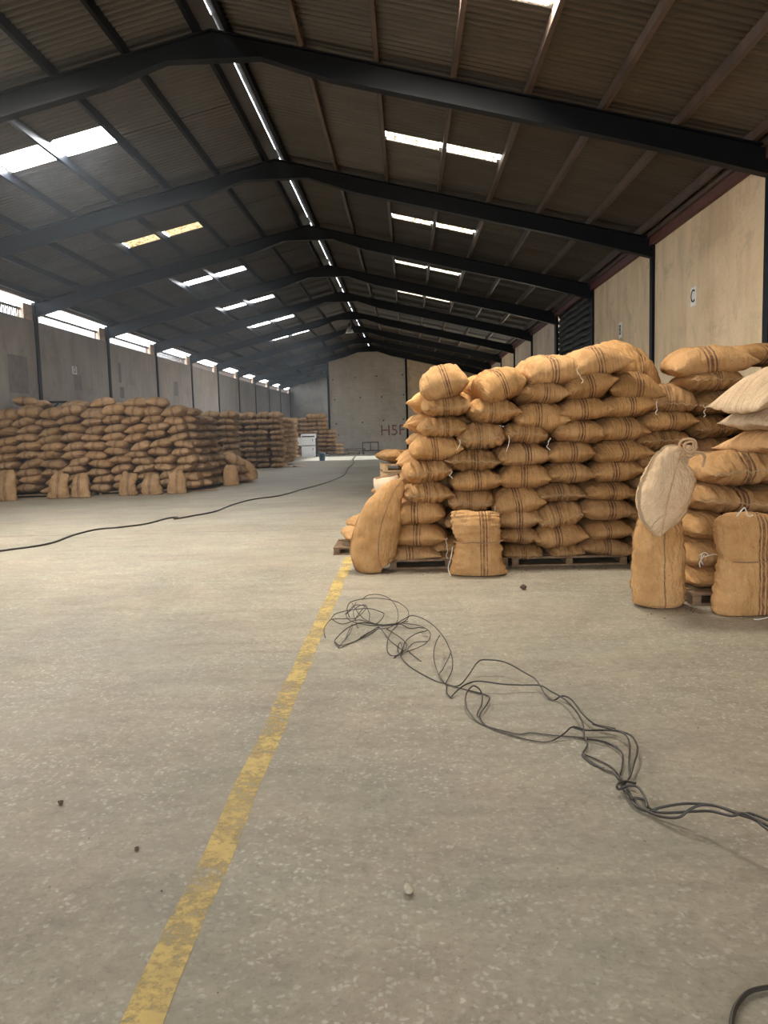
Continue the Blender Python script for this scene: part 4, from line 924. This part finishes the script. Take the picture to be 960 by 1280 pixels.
# ------------------------------------------------------------------ left stacks
BIAS = -.12          # cool, dim left-side light put into the sack colours, with lower tones
GL = 'sacks on the front of the nearest left stack'
for ci in range(9):
    xb = -10.0 + ci * .54
    for li in range(10):
        lean = -.055 * li * (ci / 8.0)
        x = xb + lean + rnd(-.05, .05) + (.05 if li % 2 else -.03); z = .19 + li * .208 + rnd(-.015, .015) + (.05 if ci % 2 else 0) + .02 * math.sin(ci * 2.1 + li)
        y = 19.5 + ci * .15 + .43 + .02 * li
        top = li == 9
        big = 1.14 if top else 1.0
        mo = random.random() < .2
        me = SMALLM[(ci + li) % 4] if mo else SMALL[(ci * 5 + li * 3) % 8]
        add_sack(me, (x, y, z + (.03 if top else 0)), (rnd(-.06, .06), rnd(-.2, .2) - .08, rnd(-.15, .15)), (.54 * big * rnd(.93, 1.05), .85, .268 * (1.25 if top else 1)), rnd(.66, .88),
                 'jute sack, %s in the %s column from left, nearest left stack' % ('topmost' if top else ORD[li], NTH[ci]), GL)
for ci, (x, y, z, rr) in enumerate(((-9.6, 20.9, 2.33, .2), (-8.6, 21.0, 2.30, -.2), (-7.9, 20.95, 2.36, .3), (-7.0, 21.05, 2.34, 0), (-6.55, 21.2, 2.34, .2), (-9.85, 20.8, 2.42, .3))):
    add_sack(SMALL[ci], (x, y, z), (rnd(-.05, .1), rnd(-.15, .15), rr), (.62, .85, .27), rnd(.7, .85), '%s from left of the loose sacks crowning the nearest left stack' % NTH[[1, 2, 3, 4, 5, 0][ci]], 'sacks crowning the nearest left stack')
GLF = 'sacks on the right flank of the nearest left stack'
for ci in range(4):
    for li in range(10 - (ci > 1)):
        z = .19 + li * .21; x = -5.28 - .05 * li + rnd(-.06, .06) - .4
        add_sack(SMALL[(ci * 3 + li) % 8], (x, 21.6 + ci * .62 + rnd(-.05, .05), z), (0, rnd(-.1, .1), math.pi / 2 + rnd(-.3, .3)), (.6, .85, .25), rnd(.62, .85),
                 'jute sack end, %s layer, %s row back, right flank of nearest left stack' % (ORD[li] if li else 'lowest', NTH[ci]), GLF)
GB = 'sacks of the second left stack'
for ci in range(4):
    for li in range(10):
        x = -7.5 + ci * .56 - .02 * li; z = .19 + li * .21
        add_sack(SMALL[(ci + li * 3) % 8], (x + rnd(-.05, .05), 26.6 + .05 * li + rnd(-.05, .05), z), (0, rnd(-.1, .1), rnd(-.15, .15)), (.58, .85, .25 + (.06 if li == 9 else 0)), rnd(.62, .82),
                 'jute sack, %s in the %s column from left, second left stack' % ('topmost' if li == 9 else ORD[li], NTH[ci]), GB)
GC = 'sacks of the third left stack'
for ci in range(4):
    for li in range(10):
        x = -7.0 + ci * .53; z = .12 + li * .225
        add_sack(SMALL[(ci * 2 + li * 3) % 8], (x + rnd(-.05, .05), 33.3 + rnd(-.06, .06), z), (0, rnd(-.1, .1), rnd(-.15, .15)), (.55, .85, .26 + (.08 if li == 9 else 0)), rnd(.62, .85),
                 'jute sack, %s in the %s column from left, third left stack' % ('topmost' if li == 9 else ORD[li], NTH[ci]), GC)
# upright sacks on the floor before the nearest left stack
GU = 'sacks standing on the floor before the nearest left stack'
for i, (x, y, w, h, a, sl) in enumerate(((-9.72, 19.15, .5, .74, 0, 'leftmost tall'), (-8.60, 19.5, .52, .60, .1, 'second from left'), (-8.08, 19.6, .50, .60, -.05, 'third from left, with dark stripes,'), (-7.02, 19.9, .46, .55, .05, 'fourth from left, squat'), (-6.46, 20.0, .52, .52, 0, 'fifth from left, bulging'), (-5.86, 20.15, .50, .60, -.05, 'sixth from left, creased'))):
    o, ln = shaped_sack('%s sack standing on the floor before the nearest left stack' % sl, [(x, y, .004, w * .48, .14), (x, y, .04, w * .52, .16), (x, y, h * .3, w * .48, .17), (x, y + .03, h * .6, w * .44, .15), (x + a * .6 + .02, y + .07, h * .85, w * (.44 - .05 * (i % 3)), .11), (x + a * 1.1 + .03, y + .09, h * .96, w * (.36 - .09 * (i % 3)), .06), (x + a * 1.2 + .03, y + .09, h, w * (.22 - .06 * (i % 3)), .02)],
                (1, a, 0), 50 + i, 'jute', rnd(.72, .84), GU, n=24, sub=4, crease=.03, wr=.026, expo=2.5)
    paint_stripes(o, x + .02)
# loose sacks beyond the corner
GO = 'loose sacks beyond the corner of the nearest left stack'
o, ln = shaped_sack('upright sack standing alone by the aisle beyond the left stack corner', [(-5.05, 22.75, .004, .2, .13), (-5.05, 22.75, .04, .23, .15), (-5.06, 22.76, .25, .22, .15), (-5.08, 22.8, .45, .19, .12), (-5.10, 22.83, .56, .13, .05), (-5.10, 22.83, .585, .06, .02)], (1, .2, 0), 61, 'jute', .92, GO, n=24, sub=4)
o, ln = shaped_sack('plump sack slumped on the floor nearest the aisle, beyond left stack', [(-4.78, 24.2, .004, .14, .14), (-4.80, 24.2, .05, .24, .2), (-4.83, 24.2, .25, .26, .24), (-4.93, 24.2, .45, .22, .22), (-5.05, 24.2, .6, .13, .14), (-5.10, 24.2, .66, .03, .03)], (1, 0, 0), 62, 'jute', .98, GO, n=24, sub=4)
add_sack(SMALL[1], (-5.28, 24.1, .70), (.1, .25, .5), (.66, .85, .34), 1.02, 'rounded jute sack lying across the loose sacks by the aisle', GO)
add_sack(SMALL[3], (-5.25, 23.9, .42), (0, .1, .8), (.66, .85, .30), .8, 'dark jute sack squeezed under the rounded sack by the aisle', GO)
add_sack(SMALL[5], (-5.2, 24.0, .15), (0, 0, .6), (.66, .85, .28), .75, 'lowest jute sack of the loose heap by the aisle', GO)
pallet('wooden_pallet', (-9.0, 20.25, 0), 2.0, 1.0, .085, 'dark pallet under the left part of the nearest left stack', M['wood'], 5)
pallet('wooden_pallet', (-6.9, 20.75, 0), 2.0, 1.0, .085, 'dark pallet under the right part of the nearest left stack', M['wood'], 5)
# flat empty sacks on the floor
for i, (c, sx, sy, rot, lab) in enumerate((((-5.65, 20.95), .62, .30, .2, 'flat empty jute sack on the floor at the nearest left stack corner'), ((-4.98, 33.6), .6, .5, .3, 'crumpled empty pale sack on the floor beside the third left stack'))):
    b = MB(); n = 14
    for a in range(n + 1):
        for q in range(n + 1):
            x = -sx + 2 * sx * a / n; y = -sy + 2 * sy * q / n
            z = .012 + .05 * (i + .4) * abs(noise.noise(Vector((x * 4, y * 4, i * 7))))
            b.v.append((x, y, z))
    for a in range(n):
        for q in range(n):
            p = a * (n + 1) + q; b.f.append((p, p + n + 1, p + n + 2, p + 1))
    base = len(b.v)
    b.v += [(-sx, -sy, .002), (sx, -sy, .002), (sx, sy, .002), (-sx, sy, .002)]; b.f.append((base, base + 3, base + 2, base + 1))
    o = b.build('empty_sack', M['flat_sack'] if i == 0 else M['white_cloth'], None, True); o.location = (c[0], c[1], 0); o.rotation_euler = (0, 0, rot)
    tag(o, lab, 'sack')

# the rest of the sacks: packed rows behind the fronts, far stacks
restV, restF, restUV = [], [], []
def rest_sack(loc, rz_, dims, i):
    V, F, UV = LOW[i % 4][:3]; base = len(restV)
    c, s = math.cos(rz_), math.sin(rz_); sx, sy, sz = dims[0] / (2 * A0), dims[1] / (2 * B0), dims[2] / (2 * C0)
    for v in V:
        x, y = v[0] * sx, v[1] * sy
        restV.append((loc[0] + x * c - y * s, loc[1] + x * s + y * c, loc[2] + v[2] * sz))
    restF.extend(tuple(q + base for q in f) for f in F); restUV.extend(UV)
cnt = 0
def fill(xs, ys, zs, dims, rot=0.0, jit=.04):
    global cnt
    for li, z in enumerate(zs):
        for x in xs:
            for y in ys:
                cnt += 1
                rest_sack((x + rnd(-jit, jit) , y + rnd(-jit, jit), z), rot + rnd(-.1, .1), dims, cnt)
lay = lambda n, p, z0=.19: [z0 + p * i for i in range(n)]
fill([.9, 1.5, 2.1, 2.7, 3.3, 3.9, 4.5], [9.75, 10.6, 11.5], lay(8, .235), (.62, .85, .27))
fill([3.85, 4.5], [8.95], lay(8, .235), (.62, .85, .27))
fill([2.9, 3.5], [7.9], lay(5, .22), (.62, .7, .26))
fill([-9.8, -9.25, -8.7, -8.15, -7.6, -7.05], [21.6, 22.5, 23.4, 24.3], lay(10, .21), (.6, .85, .25))
fill([-9.7, -9.1, -8.5, -7.9, -7.3, -6.8], [27.6, 28.5], lay(10, .21), (.6, .85, .25))
fill([-9.7, -9.1, -8.5, -8.0], [26.6], lay(10, .21), (.6, .85, .25))
fill([-9.7, -9.1, -8.5, -7.9, -7.45], [33.3], lay(10, .225), (.58, .85, .27))
fill([-9.7, -9.1, -8.5, -7.9, -7.3, -6.7], [34.2, 35.1, 36.0, 36.9], lay(9, .225), (.58, .85, .27))
fill([-5.72], [34.0, 34.6, 35.2, 35.8, 36.4, 37.0], lay(9, .225), (.58, .9, .27), math.pi / 2)
fill([-9.6, -9.0, -8.4, -7.8, -7.2, -6.6, -6.05], [42.0, 47.4], lay(9, .225), (.6, .85, .27))
fill([-6.6, -6.05, -5.5, -4.95], [47.2], lay(9, .24), (.62, .85, .28))
fill([-4.5], [47.1], lay(6, .24), (.62, .85, .28), .3)
fill([-4.15], [46.8], lay(3, .22), (.62, .85, .26), .6)
fill([-5.6, -5.1], [47.0], [2.3], (.7, .85, .34), .2)
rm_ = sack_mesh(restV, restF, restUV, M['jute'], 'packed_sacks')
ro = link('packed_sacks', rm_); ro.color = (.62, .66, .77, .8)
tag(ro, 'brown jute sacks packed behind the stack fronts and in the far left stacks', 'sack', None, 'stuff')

# ------------------------------------------------------------------ cables
cb = empty('cable_tangle', (1.0, 4.5, 0)); tag(cb, 'tangled black cable looping across the foreground floor to the right edge', 'cable')
for rad, pts in CABLE_STRANDS:
    rad *= .8
    b = MB().tube(smooth_path(pts, 7), rad, 6)
    b.v = [(x - 1.0, y - 4.5, max(z, rad)) for x, y, z in b.v]
    b.build('strand', M['cable'], cb, True)
FARC = [(-6.4, 9.2), (-5.459, 10.458), (-5.084, 11.064), (-5.10, 12.0), (-5.0, 12.672), (-4.722, 12.903), (-4.453, 13.286), (-4.32, 14.1), (-4.17, 14.25), (-4.125, 13.98), (-3.92, 14.5), (-3.689, 15.175), (-3.65, 16.5), (-3.45, 17.707), (-2.99, 18.584), (-2.75, 20.4), (-2.454, 22.096), (-2.25, 24.2), (-2.136, 26.468), (-2.2, 28.4), (-2.33, 31), (-2.36, 33.368), (-2.5, 36.5), (-2.75, 40), (-2.936, 45.124)]
rs_ = random.Random(4)
o = MB().tube(smooth_path([(x + rs_.uniform(-.02, .02), y, .014) for x, y in FARC], 8), .014, 6).build('floor_cable', M['cable'], None, True)
tag(o, 'long black cable running along the aisle floor to the far wall', 'cable')
o = MB().tube(smooth_path([(.72, 1.70, .008), (.745, 1.82, .008), (.766, 1.878, .008), (.790, 1.925, .008), (.817, 1.96, .008), (.858, 1.995, .009), (.912, 2.01, .010), (.966, 2.015, .011), (1.1, 2.0, .009), (1.4, 1.9, .008)], 8), .0065, 8).build('floor_cable', M['cable'], None, True)
tag(o, 'short end of black cable curving in the bottom right corner', 'cable')

# ------------------------------------------------------------------ far equipment
cab = empty('white_cabinet', (-5.63, 45.5, 0)); tag(cab, 'white cabinet with shelves standing before the far left sacks', 'cabinet')
MB().box(-.40, .40, 0, .55, .06, 1.30).box(-.40, .40, .02, .5, 0, .06).build('body', M['white_paint'], cab)
for z0_, z1_ in ((.12, .58), (.70, 1.08)):
    dr_ = MB().box(-.36, .34, -.03, -.001, z0_, z1_).build('door', M['white_paint'], cab)
    MB().box(.24, .27, -.06, -.0305, z1_ - .2, z1_ - .08).build('handle', M['black'], dr_)
MB().box(-.36, .36, -.02, -.001, 1.12, 1.18).build('drawer_gap', M['black'], cab)
MB().box(-.38, .38, -.015, -.001, .62, .655).build('shelf_gap', M['black'], cab)
MB().box(-.60, -.401, -.02, .35, .66, 1.10).build('side_box', M['white_paint'], cab)
MB().box(.401, .45, .0, .55, 0, 1.05).build('side_post', M['black'], cab)
bk = empty('bucket', (-4.23, 39.5, 0)); tag(bk, 'blue grey plastic bucket standing on the bright far floor', 'bucket')
MB().lathe((0, 0, 0), [(0, .004), (.135, .004), (.165, .36), (.172, .36), (.172, .385), (.158, .385), (.13, .02), (0, .02)], 24).build('bucket_body', M['blue'], bk, True)
MB().tube([(.17 * math.cos(a), -.02, .37 + .16 * math.sin(a)) for a in [math.pi * i / 14 for i in range(15)]], .006, 5).build('handle', M['black'], bk)
tr = empty('steel_trolley', (-2.22, 47.5, 0), (0, 0, .05)); tag(tr, 'black steel frame trolley standing before the grey block wall', 'trolley')
b = MB()
for x in (-.46, .46):
    for y in (-.25, .25): b.box(x - .022, x + .022, y - .022, y + .022, .12, .72)
for y in (-.25, .25):
    b.box(-.46, .46, y - .018, y + .018, .68, .72); b.box(-.46, .46, y - .018, y + .018, .2, .24)
    b.box(-.02, .02, y - .018, y + .018, .24, .68)
for x in (-.46, .46):
    b.box(x - .018, x + .018, -.25, .25, .68, .72); b.box(x - .018, x + .018, -.25, .25, .2, .24)
b.build('frame', M['black'], tr)
MB().box(-.45, .45, -.24, .24, .215, .235).build('deck', M['black'], tr)
for x in (-.42, .42):
    for y in (-.22, .22):
        w = MB(); n = 14
        for yy in (y - .02, y + .02):
            for j in range(n): w.v.append((x + .06 * math.cos(2 * math.pi * j / n), yy, .061 + .06 * math.sin(2 * math.pi * j / n)))
        for j in range(n): w.f.append((j, (j + 1) % n, n + (j + 1) % n, n + j))
        w.f += [tuple(range(n)), tuple(range(2 * n - 1, n - 1, -1))]
        w.build('wheel', M['black'], tr)
pallet('wooden_pallet', (-3.6, 48.6, 0), 1.3, 1.0, .13, 'dark flat pallet on the floor before the far block wall', M['wood'], 6)
pallet('wooden_pallet', (-4.2, 55.9, 0), 2.4, 1.2, .16, 'long pallet lying against the foot of the grey block wall', M['wood'], 6)

# hanging lamp
lm = empty('pendant_lamp', (-2.73, 40.0, 6.18)); tag(lm, 'bell shaped industrial lamp hanging from the far roof ridge', 'lamp')
MB().lathe((0, 0, 0), [(.20, 0), (.19, .03), (.15, .14), (.08, .22), (.06, .24)], 20).build('lamp_shade', M['lamp'], lm, True)
MB().lathe((0, 0, 0), [(0, .24), (.06, .24), (.06, .42), (.03, .46), (0, .46)], 16).build('ballast_housing', M['black'], lm, True)
MB().tube([(0, 0, .45), (.1, 0, 1.06)], .008, 5).build('cord', M['black'], lm)
MB().lathe((0, 0, .02), [(0, 0), (.05, .02), (.06, .08), (.03, .14)], 12).build('bulb', M['white_paint'], lm, True)

# brackets on the left wall
for i, (y, ln_, lab) in enumerate(((22.95, .6, 'nearest'), (24.6, .75, 'second'), (25.75, .8, 'third'), (28.2, .75, 'farthest'))):
    r = empty('wall_bracket', (XL, y, 2.5)); tag(r, '%s of the dark steel brackets on the left wall above the sacks' % lab, 'bracket', 'steel brackets on the left wall')
    MB().box(.001, .05, -.03, .03, -.42, .04).build('wall_leg', M['steel'], r)
    MB().bar((.05, 0, .0), (.55, ln_ * .5, .0), .06, .06).build('arm', M['steel'], r)
    if i < 2: MB().bar((.04, 0, -.38), (.34, ln_ * .3, -.03), .05, .05).build('brace', M['steel'], r)

# ------------------------------------------------------------------ signs and writing
def text_mesh(txt, size, ext=.003):
    cu = bpy.data.curves.new('lettering', 'FONT'); cu.body = txt; cu.size = size; cu.extrude = ext; cu.align_x = 'CENTER'; cu.align_y = 'CENTER'
    ob = bpy.data.objects.new('lettering_tmp', cu); COL.objects.link(ob)
    bpy.context.view_layer.update()
    me = bpy.data.meshes.new_from_object(ob.evaluated_get(bpy.context.evaluated_depsgraph_get()))
    bpy.data.objects.remove(ob); return me
def wall_sign(x, y, z, w, h, txt, size, face, label):
    r = empty('wall_sign', (x, y, z)); tag(r, label, 'sign')
    MB().box(min(0, face * .012), max(0, face * .012), -w / 2, w / 2, -h / 2, h / 2).build('plate', M['white_paint'], r)
    me = text_mesh(txt, size); me.materials.clear(); me.materials.append(M['letter'])
    t = link('letter', me, r, (face * .016, 0, 0))
    t.rotation_euler = (math.pi / 2, 0, -math.pi / 2) if face < 0 else (math.pi / 2, 0, math.pi / 2)
    return r
wall_sign(XR, 14.93, 3.695, .25, .33, 'C', .32, -1, 'white plate with black letter C high on the right wall')
wall_sign(XR, 19.92, 3.69, .26, .36, 'B', .34, -1, 'white letter plate farther along the right wall, nearer the dark door')
wall_sign(XL, 25.25, 3.56, .34, .24, 'D', .26, 1, 'small white letter plate on the grey left wall')
me = text_mesh('H5F', 1.05, .002); me.materials.clear(); me.materials.append(M['redpaint'])
g = link('painted_writing', me, wb_, (-1.08, Y_PANEL - .004, 1.32), (math.pi / 2, 0, 0)); g['label'] = 'faded red painted writing'

# ------------------------------------------------------------------ small debris
def pebble(name, x, y, r, label, mat, seed, group=None, flat=.7):
    bm = bmesh.new(); bmesh.ops.create_icosphere(bm, subdivisions=2, radius=r)
    for v in bm.verts:
        n = noise.noise(v.co * (1.3 / r) + Vector((seed * 3.1, seed, 0)))
        v.co *= 1 + .35 * n; v.co.z *= flat
    zmin = min(v.co.z for v in bm.verts)
    for v in bm.verts: v.co.z -= zmin
    me = bpy.data.meshes.new(name); bm.to_mesh(me); bm.free(); me.materials.append(mat)
    o = link(name, me, None, (x, y, 0)); tag(o, label, 'stone', group); return o
pebble('pebble', -.032, 2.47, .017, 'small angular tan stone lying alone in the foreground', M['stone'], 3, None, 1.0)
pebble('pebble', 1.02, 7.3, .032, 'dark clod on the floor before the near right stack', M['dust'], 5)
pebble('pebble', -1.46, 3.13, .012, 'dark crumb on the floor at far left foreground', M['dust'], 6)
pebble('pebble', -1.02, 2.76, .009, 'dark crumb left of the yellow line near the bottom', M['dust'], 7)
rs_ = random.Random(8)
db = MB()
for i in range(240):
    if i < 110: x, y = rs_.uniform(-.3, 3.3), rs_.uniform(8.1, 8.5)
    elif i < 150: x, y = rs_.uniform(1.75, 2.7), rs_.uniform(6.0, 6.6)
    else: x, y = rs_.uniform(-3, 3), rs_.uniform(2.0, 8)
    r = rs_.uniform(.004, .011) if i < 150 else rs_.uniform(.002, .006)
    a = rs_.uniform(0, 3)
    n = len(db.v)
    db.v += [(x + r * math.cos(a), y + r * math.sin(a), 0.0016), (x - r * math.sin(a), y + r * math.cos(a), 0.0016), (x - r * math.cos(a), y - r * math.sin(a), 0.0016), (x, y, r * .9)]
    db.f += [(n, n + 1, n + 3), (n + 1, n + 2, n + 3), (n + 2, n, n + 3), (n, n + 2, n + 1)]
o = db.build('floor_debris', M['dust']); tag(o, 'dark crumbs and husks scattered over the concrete floor', 'debris', None, 'stuff')

# ------------------------------------------------------------------ dusty air
hm_ = bpy.data.materials.new('dusty_air'); hm_.use_nodes = True
_nt = hm_.node_tree; _nt.nodes.remove(_nt.nodes['Principled BSDF'])
_vs = _nt.nodes.new('ShaderNodeVolumeScatter'); _vs.inputs['Density'].default_value = .0032; _vs.inputs['Anisotropy'].default_value = .35; _vs.inputs['Color'].default_value = (.86, .93, 1.0, 1)
_nt.links.new(_vs.outputs[0], _nt.nodes['Material Output'].inputs['Volume'])
hz = MB().box(XL - .15, -2.2, 9.0, ye - .1, .003, 7.0).build('dusty_air', hm_)
tag(hz, 'thin dusty haze in the air along the left windows', 'haze', None, 'stuff')
